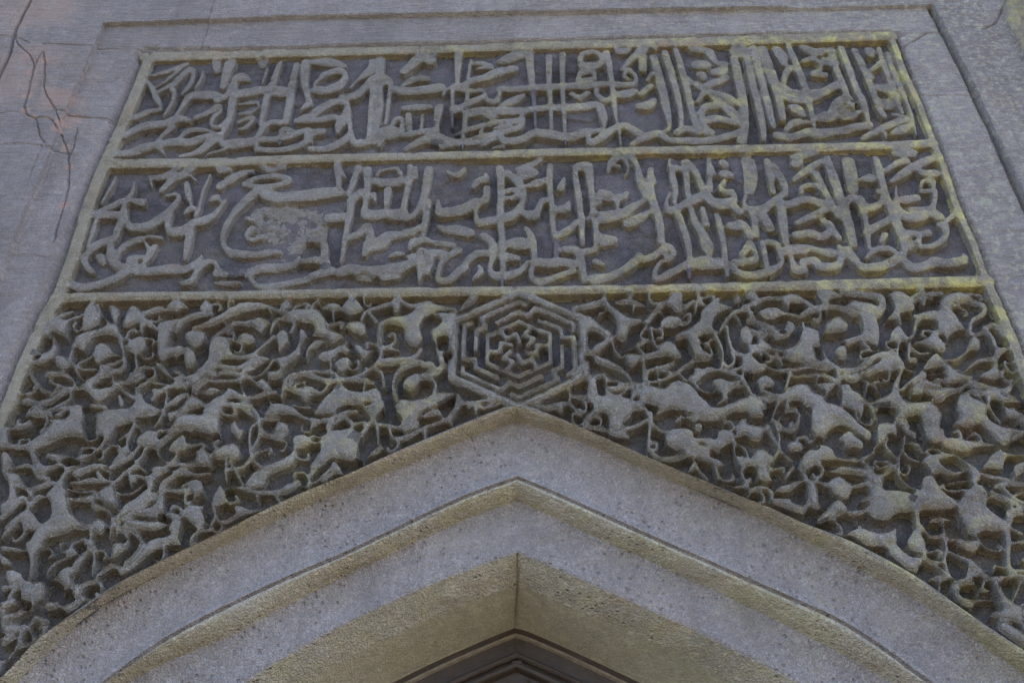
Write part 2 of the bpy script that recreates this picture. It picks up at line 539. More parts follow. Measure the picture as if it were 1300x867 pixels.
770,550,50 830,550,40 890,550,50
840,560,40 840,610,40
845,640,34 930,630,44 1000,580,54 1000,510,54 970,500,40
1010,480,34 1050,440,50 1075,410,40
10,640,44 120,640,50 210,660,44 270,670,64
20,680,30 50,770,60 100,780,60
110,730,60 170,720,60 220,760,60 320,750,60 350,680,54 330,630,40
380,650,50 430,720,60
790,400,40 900,410,60 960,440,60
620,560,60 600,600,50
780,600,90 770,640,60
@ 0 370 5.417 A
340,190,30 420,150,36 490,125,30
P 300,200 360,180 480,170 560,140 570,160 500,190 465,220 460,310 400,290 350,270 340,310 250,320 230,360 260,380 280,410 230,450 160,470 170,420 240,300
P 380,310 400,370 390,410 330,470 200,500 170,490 250,450 280,410 330,390 360,300
P 560,160 590,90 640,60 680,110 690,190 650,230 560,260
P 730,100 780,80 840,120 820,170 800,210 770,200 745,150
740,210,40 700,150,24 670,80,30
P 500,350 520,300 580,270 680,240 740,220 800,215 830,260 845,330 840,390 810,370 790,310 740,295 660,300 610,350 570,400 510,380
500,360,34 480,430,34 490,480,30 540,520,30 650,525,26
480,470,30 530,560,26 580,600,24
530,490,20 640,420,30
P 640,380 680,340 740,350 790,400 830,430 740,450 660,490 630,450
830,380,30 850,440,40 850,500,40 790,540,50 720,510,34 830,460,30
P 830,210 880,100 930,85 980,120 1000,170 960,210 900,230 850,240
P 950,200 990,170 1080,240 1070,270 1000,240 980,270 960,290
P 850,370 920,310 980,300 1010,350 990,400 930,430 880,410
920,420,30 930,500,30 900,560,36 880,600,40
1000,140,50 1090,110,44 1150,130,30
P 1140,90 1200,50 1270,70 1300,110 1230,110 1160,130
P 1075,260 1090,210 1180,180 1260,165 1310,150 1310,190 1240,220 1180,280 1170,340 1150,370 1190,360 1260,380 1250,420 1180,440 1100,470 1070,420
P 1260,390 1310,380 1310,510 1260,510
P 1060,490 1120,490 1190,570 1300,580 1300,610 1200,600 1120,560
P 370,440 420,420 470,450 480,500 430,530 370,500
320,560,50 420,555,44 490,590,36 510,630,30
P 190,530 230,560 260,600 290,640 340,670 400,640 400,670 340,700 270,690 240,640 200,610
P 550,660 590,600 660,560 690,490 750,550 790,610 800,650 760,700 700,750 640,750 600,700
330,600,34 420,650,30 470,665,30
260,760,56 340,730,60 440,680,50 520,650,40 580,660,36
480,680,24 470,730,24 380,790,36 290,830,36
160,740,60 230,750,60 250,790,36
P 200,860 250,790 290,830 340,820 340,860
120,860,40 170,850,30
P 350,850 460,790 560,770 600,770 570,800 580,860 480,860 460,820 400,860
620,770,40 720,790,40
780,620,40 880,610,44 910,580,60 950,560,60
800,640,34 870,690,44 920,730,40
P 800,720 830,700 860,770 810,790
P 640,866 700,810 840,820 920,740 910,640 960,670 1010,750 1090,790 1100,820 1000,866
900,550,36 940,520,34 1040,510,34 1060,560,30 1020,600,24 960,640,40
930,560,24 1040,600,36 1160,630,30 1260,640,60
930,600,34 980,560,30 
1040,730,40 1130,660,44 1200,630,50
P 1030,670 1080,655 1130,680 1060,720
1140,680,24 1130,780,30 1100,860,30
1130,790,30 1220,720,40 1270,700,50
P 1140,820 1220,810 1310,730 1310,800 1220,850 1180,866 1150,866
340,30,30 420,70,30
@ 220 365 5.417 A
P 0,110 40,80 90,130 60,140 0,160
P 170,130 220,80 270,110 260,160 190,160
P 0,310 0,240 90,180 190,160 280,170 260,200 170,210 90,240 40,290
130,270,30 240,240,56 330,200,60 400,160,70 480,130,80 640,120,44 740,150,40 770,110,90 
330,170,24 350,240,24
640,120,24 690,190,20
270,330,24 350,270,40 430,230,40 520,240,40
P 500,220 580,190 660,220 640,260 600,310 560,280
P 70,310 130,280 230,300 210,370 150,410 100,390 70,350
P 0,400 60,390 90,420 60,450 0,480
P 75,420 140,420 160,480 130,540 80,540 60,490
P 430,340 480,300 540,310 570,360 500,390
P 0,600 120,580 220,490 240,360 290,320 380,330 400,420 430,450 540,440 620,370 690,310 700,340 640,390 580,450 640,470 580,480 460,490 330,500 290,560 210,620 130,680 80,640 0,640
660,300,30 690,230,36 720,200,30 800,210,36 830,240,40 800,300,30
710,220,22 730,280,20
P 700,320 760,280 800,340 790,380 720,440 710,390
P 720,200 800,150 960,135 1020,160 1060,220 1070,270 1180,320 1140,350 1080,380 1050,340 980,330 930,320 960,290 940,240 860,230 800,200
P 640,480 780,460 850,390 860,290 890,280 930,320 900,360 880,400 880,450 830,500 770,550 730,620 650,620 640,570 720,550 690,490
320,530,50 440,540,50 560,490,50 640,480,40
460,580,34 520,540,50 600,490,50
260,590,34 330,570,40 430,580,36 540,600,24 620,560,30 680,490,28
230,620,30 320,630,34 440,625,34 500,600,44 560,640,34
440,600,24 470,690,30 500,740,36 560,740,44 630,720,44 700,710,40
P 550,660 600,610 650,630 690,700 640,720 580,680
P 0,650 60,630 100,670 40,690 0,690
130,690,40 210,630,40
P 130,710 200,700 260,680 330,700 250,740 190,720
P 0,860 50,800 130,730 230,790 180,820 80,840 30,866
0,780,50 60,730,50
P 190,860 240,770 340,720 380,680 470,720 530,780 570,866 530,866 480,790 400,760 330,800 300,866
P 630,866 650,800 640,730 680,780 760,820 800,866
740,740,30 760,650,36 790,600,24 830,580,24
780,680,30 830,600,44 900,580,50 960,600,50 1050,630,44
780,680,34 850,700,60 920,700,84 1010,710,36 1060,660,34 1080,610,34
P 870,680 960,680 950,740 910,780 870,750
900,570,30 1000,560,40 1080,570,44 1130,600,30
1080,480,30 1080,570,34
P 900,480 910,420 960,350 1040,350 1000,390 940,420 920,470
P 990,490 1010,440 1090,420 1140,390 1130,460 1060,510
P 1100,520 1160,470 1220,480 1210,540 1160,580 1120,560
P 1140,390 1210,340 1230,410 1180,450 1140,430
P 980,820 1060,720 1150,650 1210,690 1300,720 1300,800 1200,800 1130,830 1100,866 960,866
1060,640,50 1180,620,44 1310,610,44
820,800,24 940,810,30
P 1010,130 1080,95 1150,110 1150,150 1110,160 1100,210 1085,200 1080,160
P 1160,150 1170,100 1240,60 1290,110 1280,160 1210,190 
P 1180,260 1220,230 1300,240 1300,290 1240,310
P 1240,380 1300,390 1300,460 1250,430
0,560,40 60,590,40
@ 420 360 5.417 A
P 70,180 90,120 150,80 220,150 210,190 130,210
210,240,30 250,180,34 400,130,40
250,180,30 310,250,40
P 410,110 460,90 480,160 430,190
450,90,40 540,140,40 620,140,60
P 330,260 400,220 540,190 600,130 670,100 730,130 850,150 860,180 750,180 690,200 640,240 620,290 640,360 600,420 540,420 490,360 480,290 380,270 360,310 360,400 340,410 300,370 310,290
P 900,130 980,60 1010,100 900,170 860,180 820,190 700,190 750,240 740,270 670,320 730,430 770,460 800,400 830,420 870,320 890,230 870,190
P 800,530 830,430 870,440 870,600 840,680 800,640
760,470,50 790,430,40
730,440,40 760,510,60 760,560,60 700,610,50 640,610,44
P 610,540 670,520 720,540 720,580 670,590 620,570
430,670,36 450,610,44 520,550,60 620,530,50
620,440,44 560,500,50 440,520,70 340,530,60
350,400,24 340,480,30 310,540,36 230,600,30 150,630,30
360,430,40 460,440,30
P 90,290 160,250 240,270 240,330 190,350 130,310
P 150,410 250,450 300,430 230,510 180,470
P 50,440 120,380 140,420 80,460 20,490
P 30,540 80,500 140,520 110,570 70,590
0,590,34 70,640,40 200,650,60 290,665,40
240,570,30 230,660,24 220,730,24
300,570,34 350,610,40 360,690,40
200,610,24 290,560,24
P 0,720 70,670 120,720 220,730 320,700 370,790 370,866 330,866 320,820 260,810 100,830 30,840 0,866
420,690,30 430,750,34 450,790,44
P 480,690 530,620 600,600 630,630 610,680 560,730 500,720
620,640,44 680,640,50 720,690,40 710,740,50
P 440,866 470,790 590,790 720,740 830,740 850,760 780,800 700,850 640,866
850,866,40 890,800,50 870,750,30
950,830,40 1040,800,40 1180,800,60
@ 560 360 5.42 H
130,240,70 500,60,70 900,215,60 965,610,60 480,810,70 90,640,60 130,240,70
460,140,36 380,180,40 255,240,40 255,320,36 245,490,36
270,360,44 330,345,44 375,335,40
185,260,22 165,400,30 160,530,34 240,560,44 340,600,44 460,640,40
150,600,44 300,660,50 440,715,50 560,640,50 760,570,44
390,240,34 480,220,40 510,180,44 590,160,50 760,210,46 890,280,44 880,400,36 885,580,30
730,300,44 840,310,40 855,400,26
380,310,30 410,290,40 460,280,34 410,350,44 420,410,44 490,430,34
470,380,40 500,330,44 560,290,50 640,290,40
520,400,34 580,380,54 700,395,46 725,420,34 725,300,40
330,380,40 335,450,40 400,475,44 500,475,40
330,470,40 330,540,40
380,560,44 450,590,46 550,620,40
480,560,34 550,520,44 580,470,40
570,430,30 650,440,34 640,530,40 590,570,40
640,530,44 770,495,46
800,370,40 805,480,44 800,610,44 640,690,44 490,745,40
550,240,30 600,230,44 680,260,34
700,490,30 720,540,20
@ 730 360 5.417 A
0,160,50 120,140,60 200,120,50
P 170,110 210,60 240,120 310,180 370,220 460,230 450,270 390,300 360,370 320,390 270,360 280,320 270,240 230,180 190,200 150,230 160,190 200,170
P -10,190 60,200 130,230 200,290 260,340 220,430 130,460 130,420 200,380 150,330 100,330 100,400 80,470 100,520 80,600 40,660 -20,700 -20,600 20,600 30,400 10,220
P 260,110 350,90 400,100 440,110 510,150 420,150 410,180 390,180 385,140 300,135
380,50,60 380,100,40
520,50,40 510,90,36 550,125,36 620,120,40 700,140,80 740,160,50 820,110,40
P 610,130 660,60 740,60 750,110 740,180 690,190 640,150
850,60,40 860,110,50 900,140,24
840,120,40 830,180,30
490,260,50 540,200,44 590,150,50
590,180,24 620,210,20
P 580,260 640,215 720,220 740,260 690,300 600,300
490,290,34 450,350,30 490,390,30 430,410,30 470,470,30
520,290,30 540,380,30 560,420,30
440,410,40 500,380,40
250,350,30 270,440,30 310,490,34
320,450,20 430,410,20
P 330,480 400,470 480,490 470,520 400,570 350,550 340,510
460,500,50 540,480,60 620,460,70
P 560,430 620,380 690,400 740,470 740,500 690,510 630,490 580,500
P 680,350 780,300 850,250 860,190 920,130 980,90 1010,110 1000,130 1090,160 1000,200 960,250 960,310 1000,320 990,340 900,350 860,380 880,440 930,500 960,520 860,520 830,510 790,440 760,380 700,390
960,330,40 1000,410,36 1020,480,36 1010,560,30
940,370,34 900,420,30
1000,310,36 1050,230,40 1110,180,44 1190,170,44 1240,240,50 1300,320,36
1110,210,24 1150,270,24
1050,280,30 1060,370,40 1090,450,44 1150,480,40
P 1130,310 1180,275 1230,310 1230,390 1190,420 1140,380
1230,320,60 1300,350,50
P 1080,100 1120,60 1160,100 1110,130
1160,150,40 1240,130,40 1300,100,30
1210,70,80 1250,100,40 1240,180,20
1200,240,50 1300,260,40
P 1150,480 1240,460 1310,450 1310,480 1240,490 1280,540 1310,530 1310,590 1200,610 1150,560
1090,590,40 1150,560,30
1090,600,30 1160,650,40 1210,740,30
1160,570,30 1160,640,30
90,480,40 170,520,60 270,560,60 340,600,36 390,670,34 390,780,30
100,460,30 160,460,40
200,610,40 130,640,60 100,730,60
P 200,620 280,650 380,680 340,720 270,740 210,700
380,680,40 480,680,40
470,500,30 480,600,50 490,680,60
500,640,30 510,590,34 580,570,34 660,550,50 680,530,44
560,560,24 590,700,24
510,665,30 600,650,36 700,600,40 780,540,40 820,510,40
600,590,30 700,610,34
720,610,24 760,650,34
P 770,640 820,590 830,540 840,570 960,560 980,580 900,620 850,670 800,670
830,580,34 960,570,30 1080,600,40
820,670,40 870,720,30 960,730,24
P 930,680 990,640 1060,660 1140,660 1100,720 1060,760 1060,800 980,830 970,810 1010,770
P 380,790 440,790 490,720 530,700 600,710 700,650 780,690 850,740 870,790 960,850 960,870 740,866 560,840 500,820 480,866 390,866 380,830
P 980,866 1080,800 1160,770 1220,750 1310,800 1310,866
90,730,40 90,790,50 200,770,50 350,800,70
0,760,40 70,770,50
1270,660,50 1290,720,50
1150,690,30 1060,720,30
@ 950 355 5.417 A
0,170,40 60,140,40 150,115,40 240,120,40
P 240,100 300,85 360,100 400,150 350,160 300,155 295,190 270,190 240,150
390,140,40 440,180,50
P 60,210 130,180 200,170 250,200 360,230 370,260 250,230 180,260 100,250
380,230,50 440,200,60 530,180,50 620,180,44 740,230,40
540,180,30 545,220,20
40,260,44 80,310,34 140,360,30
P 80,290 120,280 190,300 200,320 240,320 270,270 330,300 320,350 250,400 180,400 150,350
380,280,30 380,320,40
P 60,340 130,410 200,460 280,450 340,410 380,320 440,320 500,350 510,440 560,530 640,590 620,620 540,590 460,570 300,550 230,520 240,490 130,480 30,490 0,480 0,440 60,420
P 0,490 80,480 100,520 130,570 60,610 0,640
50,530,30 120,580,30 200,610,30
200,500,40 240,570,30
230,610,44 340,600,34 440,580,36 560,600,40
280,620,30 330,650,30 420,640,36 520,640,40 610,690,44
490,630,30 480,680,24
290,630,34 270,710,34 250,740,30
P 470,80 530,60 620,80 650,110 580,130 550,180 520,180 480,130
P 530,290 620,240 690,290 690,340 640,360 530,360 520,320
650,80,44 760,90,50 880,100,60 920,130,70 930,200,60 890,250,40
P 690,150 730,130 880,160 920,180 920,240 880,240 910,300 910,440 860,440 800,410 720,440 650,450 640,410 760,370 780,340 770,260 730,210 660,190
P 590,480 640,440 680,460 690,530 640,540 610,520
800,430,40 860,470,24 900,480,24
P 640,600 740,590 820,530 900,490 1000,480 1060,540 1090,600 1040,620 920,630 830,660 800,650 770,630 880,570 910,540 860,570 760,630 640,640
P 980,90 1040,70 1090,90 1150,160 1150,210 1090,220 1050,240 1070,290 1050,310 1020,280 970,270 950,260 1000,200 990,150
1120,120,40 1200,90,50 1260,110,40
1210,90,54 1215,150,36
P 970,370 1030,310 1090,370 1100,420 1020,430 980,410
1090,400,40 1140,370,40 1160,290,50 1210,240,60 1290,240,80
1040,430,34 1030,510,30
1110,430,40 1110,530,36 1150,540,50
1120,450,30 1180,490,30 1250,490,30
P 1120,430 1220,400 1310,370 1310,480 1200,440
P 630,650 720,620 790,640 780,680 740,700 680,690 640,670
620,620,40 630,700,34
P 630,720 700,710 730,760 790,790 820,840 780,866 640,866 640,770
P 850,830 960,790 990,720 1040,620 1080,610 1050,700 1050,750 1060,790 1100,866 850,866
P 800,660 830,690 900,670 930,690 890,710 930,770 850,720 830,730 820,800 810,720
P 460,700 540,690 610,710 550,780 520,800 530,760 480,720
P 260,740 340,700 420,710 460,760 530,790 530,866 400,866 360,830 300,830 290,866 250,866 260,820 210,866 190,866 200,830 90,850 80,840 180,790 250,760
P 50,690 110,640 180,670 190,720 150,735 80,720
0,720,30 30,770,24
90,750,34 180,780,30
P 0,790 60,770 60,840 120,866 0,866
P 1050,730 1150,650 1210,610 1310,600 1310,640 1240,650 1210,690 1120,720 1070,760
P 1120,740 1170,705 1210,740 1210,780 1160,790
1090,600,24 1140,620,24
1200,640,40 1210,700,60 1310,730,60
@ 1100 350 5.42 A
P 500,160 590,100 690,110 760,160 710,180 640,190 610,220 650,310 690,360 620,380 560,430 530,400 490,370 480,260 500,220
720,160,50 800,190,50 820,240,50 740,290,44 720,340,44 730,390,40 800,370,40
340,270,40 440,270,60 520,280,60
P 310,430 400,430 480,360 540,430 560,500 520,520 440,490 360,460
830,340,50 900,330,60 960,400,60
820,350,40 870,410,40 890,470,50
P 870,560 880,490 960,480 1000,490 930,560 920,620 940,680 880,710 780,690 790,660 840,640 870,610
680,640,30 760,580,40 860,560,50
P 540,570 620,550 680,500 710,420 760,410 800,450 790,510 720,510 640,580 570,590
P 390,610 470,530 540,570 620,640 680,670 760,680 680,720 600,740 540,740 440,700 520,680 420,660
700,690,40 780,740,50 900,770,44
P 860,760 940,760 1000,730 1030,740 1010,790 960,800 
560,780,60 650,770,40 720,720,40
720,740,40 800,800,50 900,800,60
P 640,810 700,790 700,850 620,870
900,820,50 960,840,60 1060,866,60
380,80,60 400,180,44
150,120,30 300,170,50 400,120,40 520,110,40
630,640,24 680,650,24
390,700,70 450,780,70 560,790,60
@ 0 510 5.417 A
P -10,180 90,160 110,100 180,90 220,130 200,170 130,200 60,200 60,270 30,290 -10,320
180,90,40 240,30,50 320,90,50 350,70,30 420,20,40
320,90,34 310,140,30 270,200,30
350,60,30 420,40,30 470,30,36
P 340,110 440,110 480,60 490,20 560,20 580,140 590,210 560,240 460,240 330,290 230,340 190,300 200,270 280,210 330,150
P 650,90 700,50 900,30 980,10 1060,20 1100,50 970,80 940,100 890,140 800,170 760,240 690,310 590,390 530,440 470,490 440,560 470,640 490,740 560,800 640,870 260,866 330,790 330,700 300,640 370,560 430,480 460,440 540,420 500,390 540,360 620,340 700,260 650,200 640,150
30,290,50 110,300,50 190,310,60 240,400,70 280,440,60
P 290,370 340,340 430,350 540,370 540,390 460,380 400,410 330,400
70,440,36 140,430,44 210,440,50 250,510,44 330,520,40
P 240,440 340,430 420,410 470,450 450,490 410,450 350,470 300,500 250,490
P -10,370 40,330 90,390 60,430 50,460 130,480 170,550 150,570 90,570 120,620 100,690 40,740 -10,760 -10,700 40,660 40,560 0,500
200,600,44 280,570,50 360,550,44
70,570,34 170,590,40 210,640,50
0,790,44 60,740,50 140,660,60 190,700,50
190,710,50 260,650,50 310,650,30
P 0,866 120,760 190,720 260,790 300,860 160,866 130,830 60,866
P 480,480 600,420 680,410 740,430 660,460 580,490 510,520
P 460,540 560,520 650,510 720,550 640,560 540,560 470,560
660,480,50 720,530,44 780,540,30
670,440,30 740,470,24 740,500,20
460,590,30 560,600,30 650,610,30
P 450,650 560,640 650,620 670,660 600,690 480,680
P 660,610 740,560 790,570 810,690 780,730 700,690 660,660
P 610,710 640,680 740,720 780,800 770,866 740,866 750,780 690,740 640,750
P 600,840 680,790 730,830 740,866 620,866
P 480,820 540,800 600,860 480,866
780,410,44 850,330,60 870,290,30
800,240,24 860,220,30
920,140,34 880,220,40 870,290,30 930,410,36 1000,470,36
910,120,30 950,170,24
P 940,230 1000,190 1070,190 1090,250 1060,310 990,310 920,280
940,300,34 880,370,44 760,440,44
990,320,30 960,380,30 930,410,34
1070,330,30 1110,380,30 1160,410,30 1210,350,30 1210,320,24
P 1150,310 1230,230 1270,220 1290,300 1240,340 1160,340
1070,300,50 1180,200,60 1260,170,44 1310,180,44
1090,190,40 1170,180,30
1120,40,34 1090,120,30 1050,160,24
P 1140,90 1180,50 1250,50 1210,90 1160,130
770,560,34 850,480,44 920,440,60
880,480,40 890,560,24
P 1010,470 1090,430 1150,460 1110,540 1080,600 1060,680 960,740 840,800 800,866 770,800 850,700 930,650 1010,580 990,520 1040,480
P 1100,470 1220,460 1310,480 1310,500 1220,510 1160,550 1130,590 1130,720 1100,760 1060,800 940,780 870,800 860,780 960,730 1060,690 1080,600
1130,590,40 1220,600,44 1310,610,44
1150,420,40 1230,420,50 1310,430,40
1110,750,36 1200,790,40 1280,740,30
790,620,30 880,620,30 950,580,24 990,540,20
P 820,866 850,830 930,840 1000,866
1160,866,40 1200,800,60
P 1230,580 1270,540 1310,530 1310,560
@ 0 660 5.417 A
P 240,60 320,20 500,10 500,60 420,100 310,130 250,230 220,350 180,400 190,300 160,160 200,130
P -10,170 60,165 180,190 170,210 60,215 -10,200
P -10,240 40,240 80,280 60,310 -10,300
P -10,110 60,30 100,20 110,40 40,90 0,120
P 170,40 240,-10 260,10 240,60 190,70
520,10,30 600,30,40 620,110,36
P 620,30 700,-10 740,20 700,90 650,90
P 580,150 620,120 660,160 620,210 590,190
610,190,30 640,260,30 620,370,24
600,200,40 530,280,60 500,340,50
P 430,200 480,180 540,210 510,240 440,235
P 400,330 480,310 500,380 530,430 640,390 700,420 710,440 680,480 660,440 590,450 560,500 560,560 460,640 420,590 500,540 460,520 480,480 400,500 420,450 330,400 380,370
P 20,360 60,330 150,350 180,400 310,410 310,470 290,530 250,560 140,640 40,700 -10,720 -10,640 90,620 140,590 160,560 130,530 130,460 30,420
P -10,430 100,440 120,460 40,480 0,500
140,430,34 140,530,30
P -10,560 60,550 120,570 60,600 0,640
P 280,580 340,540 400,570 380,610 310,620
400,560,60 450,620,40
P -10,720 100,690 180,720 220,640 280,640 350,690 250,700 190,730 180,740 60,790 -10,770
P -10,800 80,770 110,800 60,840 -10,866
160,720,44 130,800,40 120,860,50
190,740,30 220,800,30
800,20,50 790,90,24
760,50,30 740,110,20
820,50,40 870,120,36 850,180,40
P 750,220 770,150 840,140 860,190 790,250 740,260
830,50,40 920,80,50 970,150,50 920,240,50 870,290,60
P 700,320 760,280 860,300 960,200 1020,130 1160,80 1210,0 1250,0 1230,110 1250,160 1140,170 1040,220 940,310 820,380 780,330 700,350 660,380
P 830,-20 1000,-10 1160,10 1060,70 940,60 860,40
660,380,36 710,320,50
@ 210 510 5.417 A
P 0,250 60,110 160,70 280,70 340,0 580,0 600,60 620,120 590,100 480,40 380,60 370,260 340,270 310,230 230,200 150,180 70,190
590,20,44 640,110,44 630,250,34 580,350,36 640,430,40
640,130,30 580,190,36 575,340,34
350,230,40 330,290,40 360,330,30
P 430,180 480,120 550,170 510,260 460,230
580,380,36 520,440,36 460,450,44
P 310,340 440,270 510,290 530,350 490,400 420,390 340,390
P 200,330 290,320 320,390 310,440 220,440 60,420 0,440 0,410 180,390
0,440,40 60,390,36 70,340,24
410,390,34 410,520,34
440,400,36 490,490,40 530,560,36
410,470,30 460,440,40
P 640,140 720,200 760,130 840,130 860,180 850,220 780,270 700,250 640,220
650,110,34 700,110,36 770,110,34
P 670,90 740,0 860,20 990,100 1110,100 1000,180 980,130 870,90 790,90
P 870,240 950,215 1010,260 970,310 880,320
1010,270,34 1120,260,30
P 1090,170 1130,110 1150,170 1110,220
P 880,290 890,400 840,450 720,500 660,580 540,560 640,440 780,390 860,340
P 400,570 540,570 640,600 780,580 930,550 870,620 740,640 640,640 500,600
P 780,590 900,520 940,550 880,610 800,620
740,620,36 790,680,40
620,620,40 630,670,30
P 340,600 380,560 420,620 410,680 340,720 310,680
320,690,40 340,770,40 390,820,44 500,770,44 640,730,34
P 460,720 500,700 600,740 500,780
P 1000,400 1080,300 1150,200 1310,180 1310,390 1180,390 1110,390 1040,470 1000,510 980,460
P 1130,420 1170,400 1230,480 1190,490 1150,470
1140,450,36 1060,520,34 960,570,30
990,480,30 980,580,30
P 140,550 200,520 260,550 260,620 180,660 190,610 160,580
0,580,44 80,605,44 170,590,50
0,520,40 100,460,40 200,490,40 300,480,30
100,780,44 160,720,50 240,720,50
P 150,720 230,720 280,800 240,866 200,866 150,820 110,780
0,760,40 80,780,44 30,866,50
1130,110,40 1240,60,40 1310,50,40
@ 410 480 5.417 A
280,180,40 340,260,50 370,330,40 375,430,36
P 290,180 390,150 430,170 390,240 350,270 310,220
330,280,40 280,340,50 260,390,40
0,280,50 60,290,44 
70,300,30 140,260,40 190,290,50
P 50,350 180,340 250,360 260,440 200,460 180,510 290,540 280,570 180,540 60,550 -20,600 -20,420
P 290,530 340,480 400,440 420,480 350,520
280,560,30 290,610,30
P 40,610 80,570 140,630 140,660 60,650
60,650,40 0,690,40
P 490,210 560,160 720,150 880,90 930,100 800,180 700,220 660,260 670,320 560,370 520,330 530,280
P 660,250 740,210 800,210 830,260 760,260 690,270
390,310,40 520,330,44
450,330,36 480,400,40 560,400,54 660,350,40 740,310,40 870,270,50
700,340,40 700,400,40
930,110,44 910,200,50 860,270,54
930,160,40 1040,160,44 1100,190,40 1210,160,44
1050,170,44 1050,230,30
480,20,40 500,110,40
870,280,40 890,310,30
@ 660 480 5.417 A
70,170,50 160,190,54 230,190,60 330,160,40 370,190,40 420,240,40
P 220,170 300,160 310,200 290,240 230,210
340,70,24 340,150,30
350,110,40 440,120,50
P 460,-10 530,0 550,100 620,140 740,150 780,200 770,260 730,300 700,370 610,340 600,260 550,240 500,280 470,310 440,370 420,330 440,260 500,190 470,120
480,320,40 580,345,50
P 600,340 700,350 770,390 740,410 660,400 610,380
720,340,50 800,320,44 870,280,40
P 590,-10 600,60 660,100 720,70 740,30 850,30 830,90 760,160 780,60 740,80 680,130 620,120 580,80
P 830,30 940,50 1030,70 1120,20 1180,40 1240,110 1310,180 1310,250 1230,240 1110,190 1020,220 930,240 950,180 880,160 860,200 820,170
800,170,24 860,200,36 890,240,50
900,230,50 900,300,50 890,380,40 885,470,40
910,300,40 960,340,40 1000,360,40
P 1000,360 1100,330 1190,350 1220,430 1310,480 1310,560 1220,540 1180,500 1080,490 1000,440
890,480,50 960,540,54 1070,540,54 1180,510,60
P 1060,270 1110,250 1120,290 1070,300
1110,250,30 1200,260,30 1240,240,40
P 1190,320 1240,300 1270,340 1230,370
1220,420,50 1310,420,54
P 1150,620 1200,560 1220,600 1180,640
1200,560,30 1240,630,30 1290,680,30
@ 870 500 5.417 A
P -10,20 100,60 200,80 330,60 400,30 450,20 400,80 280,150 200,180 90,170 40,130 0,120
P 400,60 450,40 560,40 540,90 560,140 520,160 450,150 420,100
460,30,60 600,10,50 690,0,60
650,20,24 600,150,30
P 60,210 100,190 130,230 100,260 60,240
30,150,40 70,170,40
P 70,300 200,300 230,240 300,240 350,280 320,330 260,370 240,400 200,390 130,340
P 350,210 380,160 440,160 440,190 550,220 540,290 510,320 450,310 420,280 360,290
340,310,30 340,380,24 360,450,30
P 360,420 440,440 470,390 530,370 590,400 600,440 590,540 620,590 560,600 500,580 470,500 390,510 350,470
570,210,50 600,280,50 650,360,34
610,170,30 650,270,34 660,370,30 740,450,36
600,170,40 660,200,34
P 650,200 720,210 760,180 780,110 800,130 800,200 770,250 720,260 660,240
700,100,40 760,100,50
650,370,40 620,420,50 590,460,30
P 690,340 740,310 800,330 840,320 890,280 860,220 870,60 900,0 960,40 1060,70 1140,130 1200,190 1290,270 1280,310 1240,310 1150,240 1080,210 1020,230 970,290 920,280 880,310 880,330 810,380 720,390
870,310,30 850,340,30
P 780,450 880,350 960,340 1020,370 1050,420 1180,430 1240,420 1310,360 1310,380 1260,440 1180,460 1060,450 940,460 930,500 900,490 840,520 790,500
690,570,40 750,490,44
800,500,40 830,560,50
P 620,640 720,590 830,570 900,590 930,680 930,740 960,770 900,790 850,740 830,660 830,600 760,640 720,670 640,670
P 600,710 720,710 750,740 850,770 830,820 780,820 660,780 590,740
850,730,50 820,800,50
430,680,36 480,640,44 560,640,44 600,680,44 590,720,30
P 320,620 430,600 450,640 420,660 350,650
P 990,590 1050,560 1090,570 1140,610 1160,660 1120,720 1060,710 1000,660
910,590,30 990,620,50
1140,630,40 1250,610,40
P 960,500 1020,500 1100,480 1220,490 1290,480 1310,500 1310,740 1270,760 1260,640 1240,570 1170,550 1060,540 990,520
1140,810,50 1220,800,50 1270,770,50
P 900,866 960,790 1020,740 1090,740 1130,800 1070,830 1030,866
P 1050,290 1130,250 1180,290 1230,330 1230,380 1160,370 1100,370 1080,330
1230,430,40 1310,390,30
1230,460,30 1290,510,30
P 0,390 100,400 200,430 270,470 250,500 150,470 70,440 0,430
60,440,24 100,520,30 160,570,30
200,490,30 230,560,30
P 0,540 40,490 70,510 30,530
P 1080,20 1140,0 1140,40 1210,60 1240,100 1220,150 1190,120 1110,90
1220,30,40 1310,90,50
1150,40,30 1220,70,34
@ 1080 490 5.9 A
0,30,30 80,70,30 150,150,34 200,230,40
120,0,20 120,70,20
P 140,120 250,60 350,20 370,60 460,110 590,100 650,130 700,200 690,270 680,320 690,400 640,430 570,390 540,310 510,210 460,250 400,260 350,240 320,270 340,170 250,140
P 460,50 490,0 550,20 550,60
P 330,240 440,250 460,300 400,320 
330,260,30 350,340,30
400,310,30 480,350,50 490,380,20
P 210,270 320,270 350,350 400,370 300,360 240,430 200,420 190,330
200,430,30 160,490,30 90,540,30 30,540,50
290,380,34 270,440,36 350,520,30
410,370,34 400,450,30 370,520,30 370,600,30 360,650,30 420,720,30 500,770,34
400,470,24 440,520,30 520,550,34
350,570,40 310,610,50 260,650,40
P 430,400 510,420 560,490 530,490 490,450
P 600,90 700,20 820,30 740,70 700,110 640,110
P 780,140 820,70 880,40 920,80 1010,120 1040,150 1040,230 1130,290 1260,310 1310,340 1310,360 1240,370 1210,420 1150,440 1080,390 980,290 900,310 800,300 760,280 800,220
P 870,30 930,20 1010,110 980,100
P 1010,80 1080,40 1150,40 1080,90 1040,130
1040,130,24 1080,200,30 1130,260,34
P 1150,60 1220,100 1310,110 1310,130 1230,150 1310,210 1310,250 1200,240 1150,200
1150,40,30 1240,90,40
P 680,370 800,390 950,400 1080,420 1100,440 980,450 880,490 820,490 760,470 690,440
690,310,30 700,380,60
